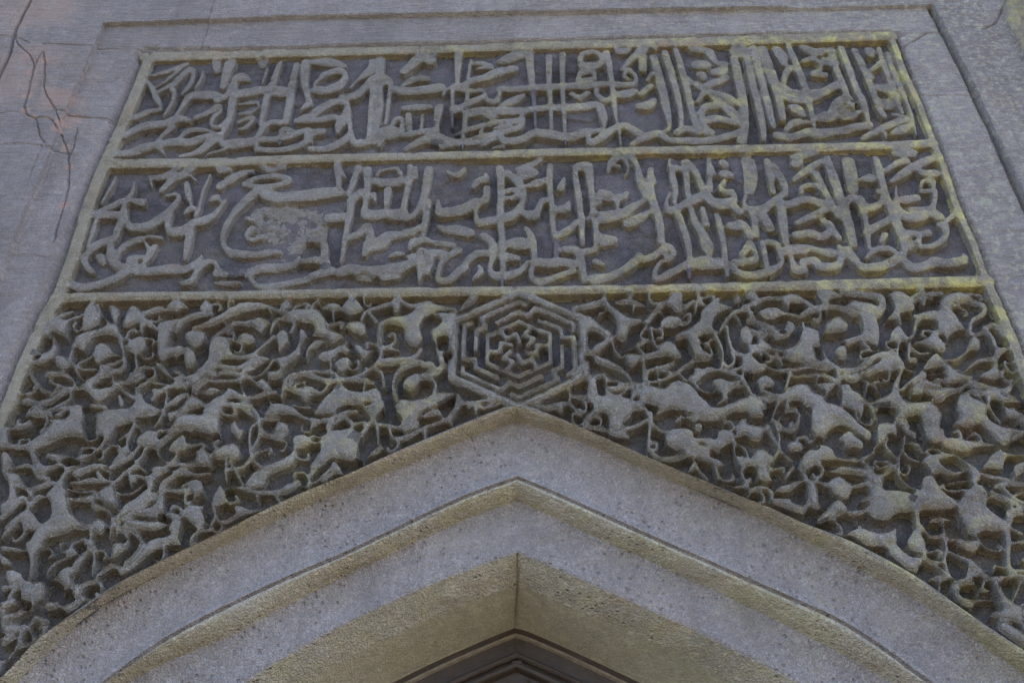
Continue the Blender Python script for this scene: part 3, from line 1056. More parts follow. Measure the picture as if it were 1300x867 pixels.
P 540,530 680,490 790,490 880,560 960,610 990,690 960,720 1010,740 1040,866 860,866 890,770 900,690 890,620 840,560 780,520 690,550 680,560 720,600 830,640 800,660 700,640 620,660 580,620
680,620,30 760,650,36 860,620,36
680,740,30 760,710,36 880,700,36
680,750,40 780,770,40 890,770,36
P 1020,540 1060,490 1150,450 1150,480 1310,490 1310,510 1200,520 1170,570 1150,620 1060,610 970,610
990,640,34 1080,670,44 1180,690,40
P 1215,590 1310,550 1310,630 1230,660
1210,690,30 1310,630,30
1100,740,60 1200,720,50 1310,720,60
1150,760,40 1230,830,40 1310,866,40
1060,780,44 1160,830,50 1220,866,50
P 0,590 140,600 200,640 270,660 260,770 310,810 500,780 530,680 600,660 640,690 700,790 840,850 830,866 100,866 150,780 140,680 80,640 0,620
0,740,30 120,710,36
P 200,600 280,580 320,590 240,610
1060,310,60 1120,380,80
@ 1000 620 4.333 A
P 150,180 200,120 260,60 310,70 330,130 290,150 220,180 190,190
360,120,30 430,110,34
P 450,60 500,0 620,0 700,30 690,120 620,130 550,170 470,160 440,110
P 320,240 390,190 360,120 390,180 450,220 540,230 600,210 610,250 620,310 680,360 740,370 740,420 720,460 640,430 560,360 540,320 440,310 360,260
P 690,40 720,0 840,0 950,90 830,120 740,120 740,210 750,260 770,310 750,360 680,340 650,290 680,230 700,190
740,200,26 790,250,30 860,250,40
760,370,34 800,400,40 850,400,24
P 780,490 840,460 900,490 830,510
800,400,24 900,480,30
P 880,150 920,160 860,180 780,180 800,150
860,180,24 870,260,30 880,330,30 870,400,30 910,480,34
890,270,30 960,280,40
P 950,280 1060,280 1060,330 1010,350 940,310
900,340,30 1000,390,40
P 1000,380 1080,440 1110,480 1040,490 980,480
P 940,60 1000,0 1110,0 1110,90 1210,170 1230,200 1200,230 1100,230 1060,250 1010,250 970,200 940,130
1210,180,50 1220,280,50 1220,400,40 1250,450,40
1230,200,30 1300,240,30
1130,30,30 1230,60,30 1300,100,30
P 1200,110 1300,90 1310,140 1260,150 1250,190 1210,170
1240,290,30 1310,280,40
P 1130,480 1310,460 1310,520 1280,490 1180,500 1200,560 1260,620 1310,640 1310,780 1270,740 1180,720 1110,700 1120,670 1170,650 1150,560
P 900,510 980,480 1040,500 1060,580 1040,640 1000,650 940,620 900,560
1060,600,24 1140,600,24
1250,600,30 1290,500,30
1200,760,90 1300,830,90
@ 0 370 5.417 N
670,640,26 745,635,24
700,608,20 745,598,20
1085,145,20 1150,138,22
@ 220 365 5.417 N
1212,360,22 1222,400,20
@ 420 360 5.417 N
770,375,46 768,430,40
132,388,22 142,420,16
800,470,30 805,500,26
@ 730 360 5.417 N
98,505,34 104,508,30
240,682,18 275,680,16
1250,490,28 1290,525,24
@ 950 355 5.417 N
650,430,18 654,432,18
485,465,24 500,525,24
240,345,14 243,347,14
@ 1100 350 5.42 N
420,648,20 515,636,24
440,686,24 520,678,28
522,410,18 548,440,16
@ 0 510 5.417 N
120,100,24 145,95,20
160,125,22 190,105,18
1060,600,14 1090,530,14 1160,480,12
@ 0 660 5.417 N
405,502,26 455,485,22
425,542,28 465,525,24
345,365,30 400,325,20
165,580,24 175,578,24
@ 210 510 5.417 N
335,235,40 345,232,36
515,130,30 535,165,26
@ 870 500 5.417 N
345,660,40 405,660,36
850,350,40 890,352,36
690,160,36 740,140,30
@ 1080 490 5.9 N
740,732,30 880,722,34
1180,135,28 1290,120,24
460,240,30 500,310,34
@ 1000 620 4.333 N
985,545,20 1035,540,20
980,572,28 1030,575,26
"""
pinks = [(*unproj([(82, 142)], .03)[0], .085, .5), (*unproj([(60, 20)], .02)[0], .20, .4), (*unproj([(25, 110)], .02)[0], .20, .3), (*unproj([(92, 165)], .03)[0], .05, .5)]
pinks += [(*unproj([c_], .0)[0], .020, .55) for c_ in [(35, 80), (43, 100), (37, 130), (36, 148), (45, 157), (64, 157), (74, 170), (84, 190), (88, 215), (82, 262), (58, 85), (60, 120), (72, 145), (79, 162)]]
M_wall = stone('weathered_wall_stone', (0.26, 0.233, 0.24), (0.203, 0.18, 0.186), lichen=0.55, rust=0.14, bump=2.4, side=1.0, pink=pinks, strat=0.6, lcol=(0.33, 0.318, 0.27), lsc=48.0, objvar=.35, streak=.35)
M_carve = stone('carved_stone', (0.20, 0.183, 0.176), (0.135, 0.121, 0.114), lichen=0.34, rust=0.20, bump=2.0, side=1.0, lcol=(0.40, 0.36, 0.15), lsc=14.0, objvar=.30)  # yellow lichen, strengthened rightwards to stand in for light from the right
M_bar = stone('border_stone', (0.225, 0.20, 0.168), (0.165, 0.142, 0.112), lichen=0.5, rust=0.32, bump=2.0, side=0.9, lcol=(0.46, 0.42, 0.17), lsc=14.0)  # bright lichen colour also paints the lit look of the right-hand bars
M_floor = stone('shade_dark_recess_stone', (0.10, 0.089, 0.102), (0.05, 0.045, 0.052), lichen=0.06, rust=0.12, bump=1.6)  # base colour darkened to paint in the shade of the sunk field
M_floorA = stone('shade_dark_arabesque_stone', (0.095, 0.084, 0.088), (0.045, 0.04, 0.04), lichen=0.05, rust=0.14, bump=1.6)  # shade of the scrollwork pockets put into this darker base
M_arch = stone('arch_stone', (0.26, 0.234, 0.242), (0.216, 0.193, 0.199), lichen=0.14, rust=0.12, bump=2.4, fine=120, side=0.5, pits=2.6, streak=.3, lcol=(0.33, 0.30, 0.2))
M_archy = stone('bounce_lit_moulding_stone', (0.325, 0.292, 0.25), (0.27, 0.24, 0.202), lichen=0.30, rust=0.30, bump=2.2, fine=120, side=0.2, pits=2.2, streak=.25)  # tan stone, made paler to stand in for ground bounce on undersides
M_soffit = stone('bounce_lit_soffit_stone', (0.34, 0.32, 0.272), (0.29, 0.272, 0.23), lichen=0.15, rust=0.08, bump=0.9)  # pale base stands in for ground light reaching the soffit
M_wood = plain('dark_red_wood', (0.024, 0.015, 0.013), 0.7, 0.75, 0.006, (22, 45, 45))
M_wood2 = plain('chipped_paint_wood', (0.15, 0.125, 0.105), 0.7, 0.95, 0.006, (60, 60, 60))

# ------------------------------------------------------------------ ground
def make_ground():
    m = bpy.data.materials.new('worn_paving'); m.use_nodes = True
    n = m.node_tree.nodes; L = m.node_tree.links; b = n['Principled BSDF']; b.inputs['Roughness'].default_value = 0.9
    tc = n.new('ShaderNodeTexCoord')
    br = n.new('ShaderNodeTexBrick'); br.inputs['Scale'].default_value = 1.4
    br.inputs['Color1'].default_value = (0.20, 0.168, 0.105, 1); br.inputs['Color2'].default_value = (0.17, 0.142, 0.088, 1)
    br.inputs['Mortar'].default_value = (0.12, 0.11, 0.08, 1); br.inputs['Mortar Size'].default_value = 0.012
    L.new(tc.outputs['Object'], br.inputs['Vector'])
    nz = n.new('ShaderNodeTexNoise'); nz.inputs['Scale'].default_value = 3; nz.inputs['Detail'].default_value = 6
    L.new(tc.outputs['Object'], nz.inputs['Vector'])
    mx = n.new('ShaderNodeMix'); mx.data_type = 'RGBA'; mx.blend_type = 'MULTIPLY'; mx.inputs['Factor'].default_value = 0.4
    L.new(br.outputs['Color'], mx.inputs[6]); L.new(nz.outputs['Fac'], mx.inputs[7]); L.new(mx.outputs[2], b.inputs['Base Color'])
    s = 400.0
    o = link('ground', [(-s,-s,0),(s,-s,0),(s,s,0),(-s,s,0)], [(0,1,2,3)], m, smooth=False)
    o['kind'] = 'structure'
make_ground()

# ------------------------------------------------------------------ outlines of the carving, as surveyed
BARS = {
 'U': [('border_bar', [(186,73,13),(290,70,12),(400,67,12),(560,63,11),(700,58,12),(860,54,12),(1000,50,13),(1131,46,12)]),
       ('border_bar', [(190,70,12),(171,120,13),(145,180,13),(133,206,14)]),
       ('border_bar', [(1130,44,8),(1136,58,9),(1148,92,9),(1165,128,9),(1182,172,9),(1186,183,9)]),
       ('divider_bar', [(134,208,14),(250,207,13),(360,203,13),(470,200,12),(600,197,12),(700,194,12),(900,190,12),(1100,186,12),(1184,182,12)])],
 'L': [('border_bar', [(132,208,14),(110,265,15),(92,325,15),(73,376,15)]),
       ('border_bar', [(1186,184,9),(1196,206,9),(1216,265,10),(1234,305,10),(1253,356,10)]),
       ('divider_bar', [(72,378,13),(200,376,13),(300,375,13),(450,372,14),(600,370,14),(800,367,13),(950,364,14),(1100,361,16),(1254,357,16)])],
 'A': [('border_bar', [(71,380,17),(54,409,16),(29,464,16),(11,510,16),(-6,547,16),(-60,660,17),(-150,850,18),(-260,1100,18)]),
       ('border_bar', [(1254,358,13),(1262,377,13),(1275,405,13),(1290,442,14),(1303,480,14),(1340,570,14),(1440,800,16),(1570,1100,18)])],
}
def parse(txt):
    out = []; ox = oy = 0; s = 1; g = 'U'
    for ln in txt.strip().splitlines():
        t = ln.split()
        if not t: continue
        if t[0] == '@':
            ox, oy, s, g = float(t[1]), float(t[2]), float(t[3]), t[4]
        elif t[0] == 'P':
            P = np.array([[float(q) for q in a.split(',')] for a in t[1:]])
            out.append((g, 'P', np.stack([ox+P[:, 0]/s, oy+P[:, 1]/s], -1)))
        else:
            P = np.array([[float(q) for q in a.split(',')] for a in t])
            out.append((g, 'S', np.stack([ox+P[:, 0]/s, oy+P[:, 1]/s, P[:, 2]/s], -1)))
    return out

# ------------------------------------------------------------------ arch mouldings: circle about a shared centre plus surveyed wobble
AC = {   # name: (left branch, right branch) from the apex outwards, depth
 'rim_top': ([(657,512),(637,515),(576,540),(539,555),(465,588),(438,601),(372,627),(328,648),(288,670),(240,692),(166,729),(133,748),(111,766),(74,788),(40,812),(2,858)],
             [(657,512),(673,513),(734,538),(804,570),(872,599),(933,626),(981,641),(1014,660),(1074,680),(1125,706),(1171,732),(1217,766),(1254,792),(1298,820)], -.004),
 'rim_bot': ([(655,535),(595,556),(558,573),(484,604),(410,634),(376,649),(317,677),(240,714),(185,741),(133,768),(92,799),(53,834),(25,866)],
             [(655,535),(715,552),(789,583),(845,609),(900,630),(1000,675),(1088,722),(1157,756),(1208,791),(1254,824)], .040),
 'groove': ([(657,607),(593,630),(500,674),(433,706),(301,764),(234,798),(198,819),(134,865)],
            [(657,607),(734,640),(801,671),(867,700),(966,744),(1067,788),(1133,831),(1167,858)], .045),
 'roll_bot': ([(657,636),(593,658),(500,702),(433,734),(301,804),(200,845),(160,868)],
              [(657,636),(700,655),(767,687),(867,732),(966,778),(1033,811),(1100,847)], .085),
 'face_bot': ([(657,701),(533,748),(434,794),(311,865)], [(657,701),(734,734),(834,779),(867,793),(933,826),(1016,868)], .088),
 'cham_bot': ([(657,742),(567,776),(433,840),(385,867)], [(657,742),(734,775),(867,833),(930,867)], .150),
 'soffit_in': ([(653,795),(597,818),(497,865)], [(653,795),(667,798),(767,843),(818,867)], .300),
}
def circ_fit(groups):
    # joint fit: shared centre (a,c), one radius per curve
    rows = []; rhs = []
    K = len(groups)
    for k, P in enumerate(groups):
        for x, z in P:
            r = [2*x, 2*z]+[0]*K; r[2+k] = 1; rows.append(r); rhs.append(x*x+z*z)
    sol = np.linalg.lstsq(np.array(rows), np.array(rhs), rcond=None)[0]
    return sol[:2]
NA = 170
arch = {}
wallpts = {k: (unproj(v[0], v[2]), unproj(v[1], v[2])) for k, v in AC.items()}
for side in (0, 1):
    use = [k for k in AC if k in ('rim_top', 'rim_bot', 'groove', 'roll_bot')]
    c = circ_fit([wallpts[k][side] for k in use])
    # keep the centre low enough for the haunches to turn down to the jambs
    for k in AC:
        P = wallpts[k][side]
        d = P-c; rr = np.hypot(d[:, 0], d[:, 1]); th = np.arctan2(d[:, 1], d[:, 0])   # angle
        if side == 0: th = np.where(th < 0, th+2*np.pi, th); end = max(np.pi, th.max()+.05)
        else: end = min(0.0, th.min()-.05)
        T = np.linspace(th[0], end, NA)
        o_ = np.argsort(th); rs = np.interp(T, th[o_], rr[o_])
        ker = np.hanning(9); ker /= ker.sum()
        pad = np.concatenate([2*rs[0]-rs[1:5][::-1], rs, np.full(4, rs[-1])])
        rs0 = rs; rs = np.convolve(pad, ker, 'valid'); wt = np.clip(np.arange(NA)/12., 0, 1); rs = rs0*(1-wt)+rs*wt
        Q = np.stack([c[0]+rs*np.cos(T), c[1]+rs*np.sin(T)], -1)
        arch.setdefault(k, [None, None])[side] = Q
    print('arch centre', side, c, {k: (arch[k][side][-1]) for k in AC})
def full(k):
    l, r = arch[k]; ap = (l[0]+r[0])/2
    return np.concatenate([l[:0:-1], [ap], r[1:]])
AR = {k: full(k) for k in AC}
rimx = AR['rim_top']

# ------------------------------------------------------------------ the carved field: one surveyed height map, cut into its pieces
S = 0.0024
X0, X1, Z1_, Zb = -1.30, 1.30, Z0+1.135, 2.42
nx, nz = int((X1-X0)/S), int((Z1_-Zb)/S)
gx = X0+S*np.arange(nx); gz = Zb+S*np.arange(nz)
GX, GZ = np.meshgrid(gx, gz)                       # [nz, nx]
wob = vnoise(GX, GZ, .022, 3, 3)*.0016
def barpts(g, i): return unproj(np.array(BARS[g][i][1])[:, :2])
panel_poly = np.concatenate([barpts('U', 0), barpts('U', 2)[1:], barpts('L', 1)[1:], barpts('A', 1)[1:],
                             barpts('A', 0)[::-1], barpts('L', 0)[::-1][1:], barpts('U', 1)[::-1][1:]])
def inside(poly, X, Z):
    r = np.zeros(X.shape, bool); n = len(poly)
    for i in range(n):
        (xa, za), (xb, zb) = poly[i], poly[(i+1) % n]
        if za == zb: continue
        c = (za > Z) != (zb > Z)
        r ^= c & (X < (xb-xa)*(Z-za)/(zb-za)+xa)
    return r
pin = inside(panel_poly, GX, GZ)
dv1 = barpts('U', 3); dv2 = barpts('L', 2)
zd1 = np.interp(gx, dv1[:, 0], dv1[:, 1])[None, :]; zd2 = np.interp(gx, dv2[:, 0], dv2[:, 1])[None, :]
D_IN, D_AR = .024, .034
YF = np.where(GZ > zd2, D_IN, D_AR)
YF = YF + vnoise(GX, GZ, .09, 5, 4)*.0035 + vnoise(GX, GZ, .012, 6, 3)*.0009
# patches of the field left high between the letters
pt = vnoise(GX, GZ, .13, 8, 3)
YF = YF - np.where(GZ > zd2, .007, .004)*np.clip((pt-.16)/.12, 0, 1)
YF = np.where(pin, YF, .055)
rim_z = np.interp(gx, *(lambda q: (q[:, 0], q[:, 1]))(rimx[np.argsort(rimx[:, 0])]))[None, :]

Y = YF.copy(); OWN = np.zeros(GX.shape, np.int32)
SDU = np.full(GX.shape, -1.0); YT = np.zeros(GX.shape); KEY = np.full(GX.shape, -9.0)
parts = []                                          # (group, name)
def stamp(g, name, kind, P, ytop, depth, shrink, widen=1.0):
    if kind == 'W':
        xy = np.concatenate([P[k:k+1, :2]*(1-t)+P[k+1:k+2, :2]*t for k in range(len(P)-1) for t in (0, .5)]+[P[-1:, :2]])
        r = np.full(len(xy), P[0, 2]/2); m = r.max()+.012; lo, hi = xy.min(0)-m, xy.max(0)+m; kind = 'S'
    elif kind == 'S':
        Q = catmull(P, 6) if len(P) > 2 else np.array([P[0]+(P[-1]-P[0])*t for t in np.linspace(0, 1, 5)])
        xy = unproj(Q[:, :2]); d = np.gradient(Q[:, :2], axis=0); d /= np.maximum(np.hypot(d[:, 0], d[:, 1]), 1e-6)[:, None]
        nn = np.stack([-d[:, 1], d[:, 0]], -1)*(Q[:, 2:3]/2)
        a, b = unproj(Q[:, :2]+nn), unproj(Q[:, :2]-nn)
        wv = a-b; wd = np.hypot(wv[:, 0], wv[:, 1])*widen
        nzc = np.abs(wv[:, 1])/np.maximum(np.hypot(wv[:, 0], wv[:, 1]), 1e-6)
        cut = np.minimum(shrink, wd*.38)*nzc
        xy[:, 1] += cut/2; r = np.maximum((wd-cut)/2, .0032)
        m = r.max()+.012
        lo, hi = xy.min(0)-m, xy.max(0)+m
    else:
        xy = unproj(catmull(P, 5, True)); r = None
        lo, hi = xy.min(0)-.014, xy.max(0)+.014
    i0, i1 = np.clip(((lo[0]-X0)/S, (hi[0]-X0)/S+1), 0, nx).astype(int)
    j0, j1 = np.clip(((lo[1]-Zb)/S, (hi[1]-Zb)/S+1), 0, nz).astype(int)
    if i1-i0 < 3 or j1-j0 < 3: return
    x, z = GX[j0:j1, i0:i1], GZ[j0:j1, i0:i1]
    if kind == 'S':
        sd = np.full(x.shape, -1.0)
        for k in range(len(xy)-1):
            ax, az = xy[k]; bx, bz = xy[k+1]; ex, ez = bx-ax, bz-az; L2 = ex*ex+ez*ez+1e-12
            t = np.clip(((x-ax)*ex+(z-az)*ez)/L2, 0, 1)
            sd = np.maximum(sd, r[k]*(1-t)+r[k+1]*t-np.hypot(x-ax-t*ex, z-az-t*ez))
        rm = r.max()
    else:
        def psd(zz):
            dm = np.full(x.shape, 9.0)
            for k in range(len(xy)):
                ax, az = xy[k]; bx, bz = xy[(k+1) % len(xy)]; ex, ez = bx-ax, bz-az; L2 = ex*ex+ez*ez+1e-12
                t = np.clip(((x-ax)*ex+(zz-az)*ez)/L2, 0, 1)
                dm = np.minimum(dm, np.hypot(x-ax-t*ex, zz-az-t*ez))
            return np.where(inside(xy, x, zz), dm, -dm)
        sd = psd(z)
        rm = max(sd.max(), .003)
        k_ = min(shrink*.5, rm*.4)
        sd = np.minimum(sd, psd(z-k_)); rm = max(sd.max(), .003)
    grow = .0020 if g in ('AL', 'AR') and not name.endswith('_bar') else .0030
    sd = sd + wob[j0:j1, i0:i1] + grow
    pid = len(parts)+1
    su = SDU[j0:j1, i0:i1]; ow = OWN[j0:j1, i0:i1]; yt = YT[j0:j1, i0:i1]
    key = sd - 1.2*ytop
    c = (key > KEY[j0:j1, i0:i1]) & (sd > -.0007)
    KEY[j0:j1, i0:i1][c] = key[c]; ow[c] = pid; yt[c] = ytop
    np.maximum(su, sd, out=su)
    parts.append((g, name))

shapes = parse(TRACE)
for g in ('U', 'L', 'A'):
    for nm, P in BARS[g]:
        gg = g
        if g == 'A': gg = 'AL' if P[0][0] < 655 else 'AR'
        stamp(gg, nm, 'S', np.array(P, float), .0, .02, .008)
for g, kind, P in shapes:
    if g == 'A':
        gg = 'AL' if P[:, 0].mean() < 655 else 'AR'
        nm = 'leaf' if kind == 'P' else 'stem'
        stamp(gg, nm, kind, P, (.0025 if kind == 'S' else .0)+rng.uniform(-.001, .003), D_AR, .002, .95 if kind == 'S' else 1.0)
        # the scrolls run on past the edge of the survey
        cx_ = P[:, 0].mean()
        if cx_ < 170 and P[:, 1].mean() > 560 or cx_ > 1130 and P[:, 1].mean() > 480:
            Q = P.copy(); Q[:, 0] = (-40 if cx_ < 600 else 2640)-Q[:, 0]; Q[:, 1] += 60
            stamp(gg, nm, kind, Q, .003+rng.uniform(-.002, .004), D_AR, .002)
    elif g == 'N':
        continue
    elif g != 'H':
        wide = P[:, 2].mean() > 14.5
        stamp(g, 'letter_stroke', kind, P, (.009 if wide else .001)+rng.uniform(-.001, .004), D_IN, .003)
# thin tendrils that fill the open pockets of the scrollwork
trng = np.random.default_rng(5)
jj, ii = np.where((GZ < zd2-.02) & pin & (GZ > rim_z+.012))
ok_n = 0
for k in trng.permutation(len(jj))[:60000]:
    j, i = jj[k], ii[k]
    if SDU[j, i] > -.0105 or ok_n > 150: continue
    px_, pz_ = gx[i], gz[j]
    if np.hypot(px_-.0, pz_-unproj([(658.5, 440)])[0][1]) < .24: continue
    m_ = 16
    sub = SDU[max(j-m_, 0):j+m_+1, max(i-m_, 0):i+m_+1]; a_, b_ = np.where(sub > .002)
    if len(a_) < 6: continue
    t0 = trng.integers(len(a_)); x0_, z0_ = gx[max(i-m_, 0)+b_[t0]], gz[max(j-m_, 0)+a_[t0]]
    dx_, dz_ = px_-x0_, pz_-z0_; L_ = math.hypot(dx_, dz_); sg = trng.choice([-1, 1])
    nx_, nz_ = -dz_/max(L_, 1e-6)*sg, dx_/max(L_, 1e-6)*sg
    c_ = [(x0_, z0_), (x0_+dx_*.55+nx_*.010, z0_+dz_*.55+nz_*.010), (px_+nx_*.004, pz_+nz_*.004), (px_+dx_*.22-nx_*.008, pz_+dz_*.22-nz_*.008), (px_-dx_*.05-nx_*.013, pz_-dz_*.05-nz_*.013)]
    Q_ = catmull(np.array(c_), 4)
    stamp('AL' if px_ < 0 else 'AR', 'stem', 'W', np.column_stack([Q_, np.full(len(Q_), trng.uniform(.0085, .0135))]), .004+trng.uniform(0, .004), D_AR, 0)
    ok_n += 1
print('tendrils', ok_n)
# rough plaster left standing in the lower band
stamp('L', 'plaster_patch', 'P', np.array([(318,262),(345,256),(385,258),(412,262),(416,290),(408,312),(392,305),(380,318),(360,325),(335,318),(330,300),(316,292)], float), .0165, D_IN, .0)
# hexagon: a rim and six interlocking arms turned about its centre
hc = unproj([(658.5, 440)])[0]
HR = .174
def hexpt(r, deg): return hc+r*np.array([math.sin(R(deg)), math.cos(R(deg))])
stamp('H', 'rim', 'W', np.array([[*hexpt(HR+.013, 60*k), .024] for k in range(7)]), .0, D_AR, 0)
def along(r, k, t):                                # point on the side k of the hexagon of corner radius r
    return hexpt(r, 60*k)*(1-t)+hexpt(r, 60*(k+1))*t
for k in range(6):
    r1, r2, r3, r4 = HR*.905, HR*.705, HR*.515, HR*.30
    arm = [along(r1, k, .30), along(r1, k, 1.0), along(r1, k+1, .13)]
    stamp('H', 'maze_bar', 'W', np.array([[*p, .0150] for p in arm]), .001, D_AR, 0)
    arm = [along(r1, k, .30), along(r2, k, .22), along(r2, k-1, 1.0), along(r2, k-1, .48)]
    stamp('H', 'maze_bar', 'W', np.array([[*p, .0150] for p in arm]), .002, D_AR, 0)
    arm = [along(r3, k, .62), along(r3, k-1, 1.0), along(r3, k-1, .40), along(r4, k-1, .30), along(r4, k-1, .85), along(r4*.45, k, .1)]
    stamp('H', 'maze_bar', 'W', np.array([[*p, .0140] for p in arm]), .003, D_AR, 0)
for g, kind, P in shapes:                          # drilled eyes and slots between the leaf lobes
    if g != 'N': continue
    Q = catmull(P, 6) if len(P) > 2 else np.array([P[0]+(P[-1]-P[0])*t for t in np.linspace(0, 1, 5)])
    xy = unproj(Q[:, :2]); rr_ = Q[:, 2]/2/455.
    i0, i1 = int((xy[:, 0].min()-.03-X0)/S), int((xy[:, 0].max()+.03-X0)/S); j0, j1 = int((xy[:, 1].min()-.03-Zb)/S), int((xy[:, 1].max()+.03-Zb)/S)
    i0, j0 = max(i0, 0), max(j0, 0)
    x, z = GX[j0:j1, i0:i1], GZ[j0:j1, i0:i1]; sd = np.full(x.shape, -1.0)
    for k in range(len(xy)): sd = np.maximum(sd, rr_[k]-np.hypot(x-xy[k, 0], z-xy[k, 1]))
    SDU[j0:j1, i0:i1] = np.minimum(SDU[j0:j1, i0:i1], -sd)
# profile: steep chisel-cut sides, a worn edge, lower lips rounded off by weather
bars = np.array([False]+[n_.endswith('_bar') and n_ != 'maze_bar' for _, n_ in parts])[OWN]
sw = np.where(GZ > zd2, .0048, .0052)
t = np.clip((SDU+.0007)/sw, 0, 1)
PROF = 1-(1-t)**2.2
def blur(A, n):
    for ax in (0, 1):
        c = np.cumsum(np.insert(A, 0, 0, axis=ax), axis=ax)
        lo_ = np.clip(np.arange(A.shape[ax])-n, 0, A.shape[ax]); hi_ = np.clip(np.arange(A.shape[ax])+n+1, 0, A.shape[ax])
        d = (hi_-lo_); sh = [1, 1]; sh[ax] = -1
        A = (np.take(c, hi_, axis=ax)-np.take(c, lo_, axis=ax))/d.reshape(sh)
    return A
YT = np.where(SDU > -.0007, blur(np.where(SDU > -.0007, YT, 0), 1)/np.maximum(blur((SDU > -.0007)*1.0, 1), .1), 0)
row = np.arange(nz)[:, None]
last = np.maximum.accumulate(np.where(SDU < 0, row, 0), axis=0)
vd = (row-last)*S
lip = np.clip(1-vd/np.where(GZ > zd2, .016, .022), 0, 1)**1.7*np.where(GZ > zd2, .0075, .0125)
lip = blur(lip, 1)
worn = np.where(GZ > zd2, .0026*(1-np.sqrt(np.clip(SDU/.014, 0, 1))), np.where(bars, .002, .0065)*(1-np.sqrt(np.clip(SDU/.026, 0, 1)))-np.where(bars, 0, .0025))
chips = np.clip(vnoise(GX, GZ, .035, 15, 4)-.22, 0, 1)*.012
swell = vnoise(GX, GZ, .05, 16, 3)*.0022
TOPY = YT + lip + worn + chips + np.where(bars, 0, swell)
pid_ = [i for i, (g_, n_) in enumerate(parts, 1) if n_ == 'plaster_patch'][0]
vein = np.exp(-((SDU-.0085)/.0014)**2)*np.clip((vnoise(GX, GZ, .07, 18, 2)-.02)*8, 0, 1)*np.where((GZ < zd2) & ~bars, .0045, 0)
TOPY += vein
TOPY += np.where(OWN == pid_, vnoise(GX, GZ, .028, 17, 5, .65)*.011+.002, 0)
Y = YF + np.minimum(TOPY-YF, 0)*PROF
OWN = np.where((SDU > -.0007), OWN, 0)
Y += vnoise(GX, GZ, .03, 9, 4)*.0008 + rng.normal(0, .00018, Y.shape)
keep = (GZ > rim_z-.012) & (pin | (OWN > 0) & (Y < .050))

# undercut: the drill went in behind the edges, so the foot of every piece sits further in than its face
def bmax(A, n):
    for ax in (0, 1):
        B = A.copy()
        for k in range(1, n+1):
            B = np.maximum(B, np.maximum(np.roll(A, k, ax), np.roll(A, -k, ax)))
        A = B
    return A
loc = np.clip(bmax(SDU, 5), 0, .02)
ucut = np.minimum(np.where(GZ > zd2, .0072, .0125), .0052+.55*np.maximum(loc-.0035, 0))
ramp_ = np.where(SDU < 0, np.clip(1+SDU/.013, 0, 1)**1.5, 1-np.clip(PROF, 0, 1)**3)
gsx = blur(np.gradient(SDU, S, axis=1), 1); gsz = blur(np.gradient(SDU, S, axis=0), 1)
gn = np.maximum(np.hypot(gsx, gsz), 1.0)
amt = np.where(pin & (SDU > -.013), ucut*ramp_, 0); amt = blur(amt, 1)
PX = GX + gsx/gn*amt; PZ = GZ + gsz/gn*amt
# normals of the whole field so that the pieces meet without seams
P3 = np.stack([PX, Y, PZ], -1)
NRM = np.cross(np.gradient(P3, axis=1), np.gradient(P3, axis=0)); NRM /= np.maximum(np.linalg.norm(NRM, axis=-1), 1e-12)[..., None]
if NRM[..., 1].mean() > 0: NRM = -NRM
VERT = P3.reshape(-1, 3); NRM = NRM.reshape(-1, 3)
idx = np.arange(nx*nz).reshape(nz, nx)
quad = np.stack([idx[:-1, :-1], idx[:-1, 1:], idx[1:, 1:], idx[1:, :-1]], -1).reshape(-1, 4)
kq = (keep[:-1, :-1] & keep[:-1, 1:] & keep[1:, 1:] & keep[1:, :-1]).ravel()
Yq = Y.ravel()[quad]; fr = np.argmin(Yq, axis=1)
own = OWN.ravel()[quad[np.arange(len(quad)), fr]]
lift = (YF-Y).ravel()[quad].max(1)
own = np.where(lift > .0028, own, 0)
quad, own = quad[kq], own[kq]
qc = VERT[quad].mean(1)
def zone(q):
    z1 = np.interp(q[:, 0], dv1[:, 0], dv1[:, 1]); z2 = np.interp(q[:, 0], dv2[:, 0], dv2[:, 1])
    return np.where(q[:, 2] > z1, 0, np.where(q[:, 2] > z2, 1, np.where(q[:, 0] < 0.0, 2, 3)))
def comps(q):
    u, inv = np.unique(q, return_inverse=True); inv = inv.reshape(-1, 4)
    lab = np.arange(len(u))
    for _ in range(4000):
        m = lab[inv].min(1); new = lab.copy()
        np.minimum.at(new, inv.ravel(), np.repeat(m, 4)); new = new[new]
        if (new == lab).all(): break
        lab = new
    return lab[inv[:, 0]]
oo = np.argsort(own, kind='stable'); bb = np.searchsorted(own[oo], np.arange(len(parts)+2))
for i in range(1, len(parts)+1):
    sl_ = oo[bb[i]:bb[i+1]]
    if len(sl_) < 2: continue
    lb = comps(quad[sl_]); u_, c_ = np.unique(lb, return_counts=True)
    if len(u_) < 2: continue
    for l_, n_ in zip(u_, c_):
        if l_ == u_[np.argmax(c_)]: continue
        if n_ < .35*c_.max(): own[sl_[lb == l_]] = 0
        else:
            parts.append(parts[i-1]); own[sl_[lb == l_]] = len(parts)
def piece(name, sel, mat, parent):
    q = quad[sel]
    if len(q) < 3: return None
    u, inv = np.unique(q, return_inverse=True)
    return link(name, VERT[u], inv.reshape(-1, 4), mat, parent, NRM[u])

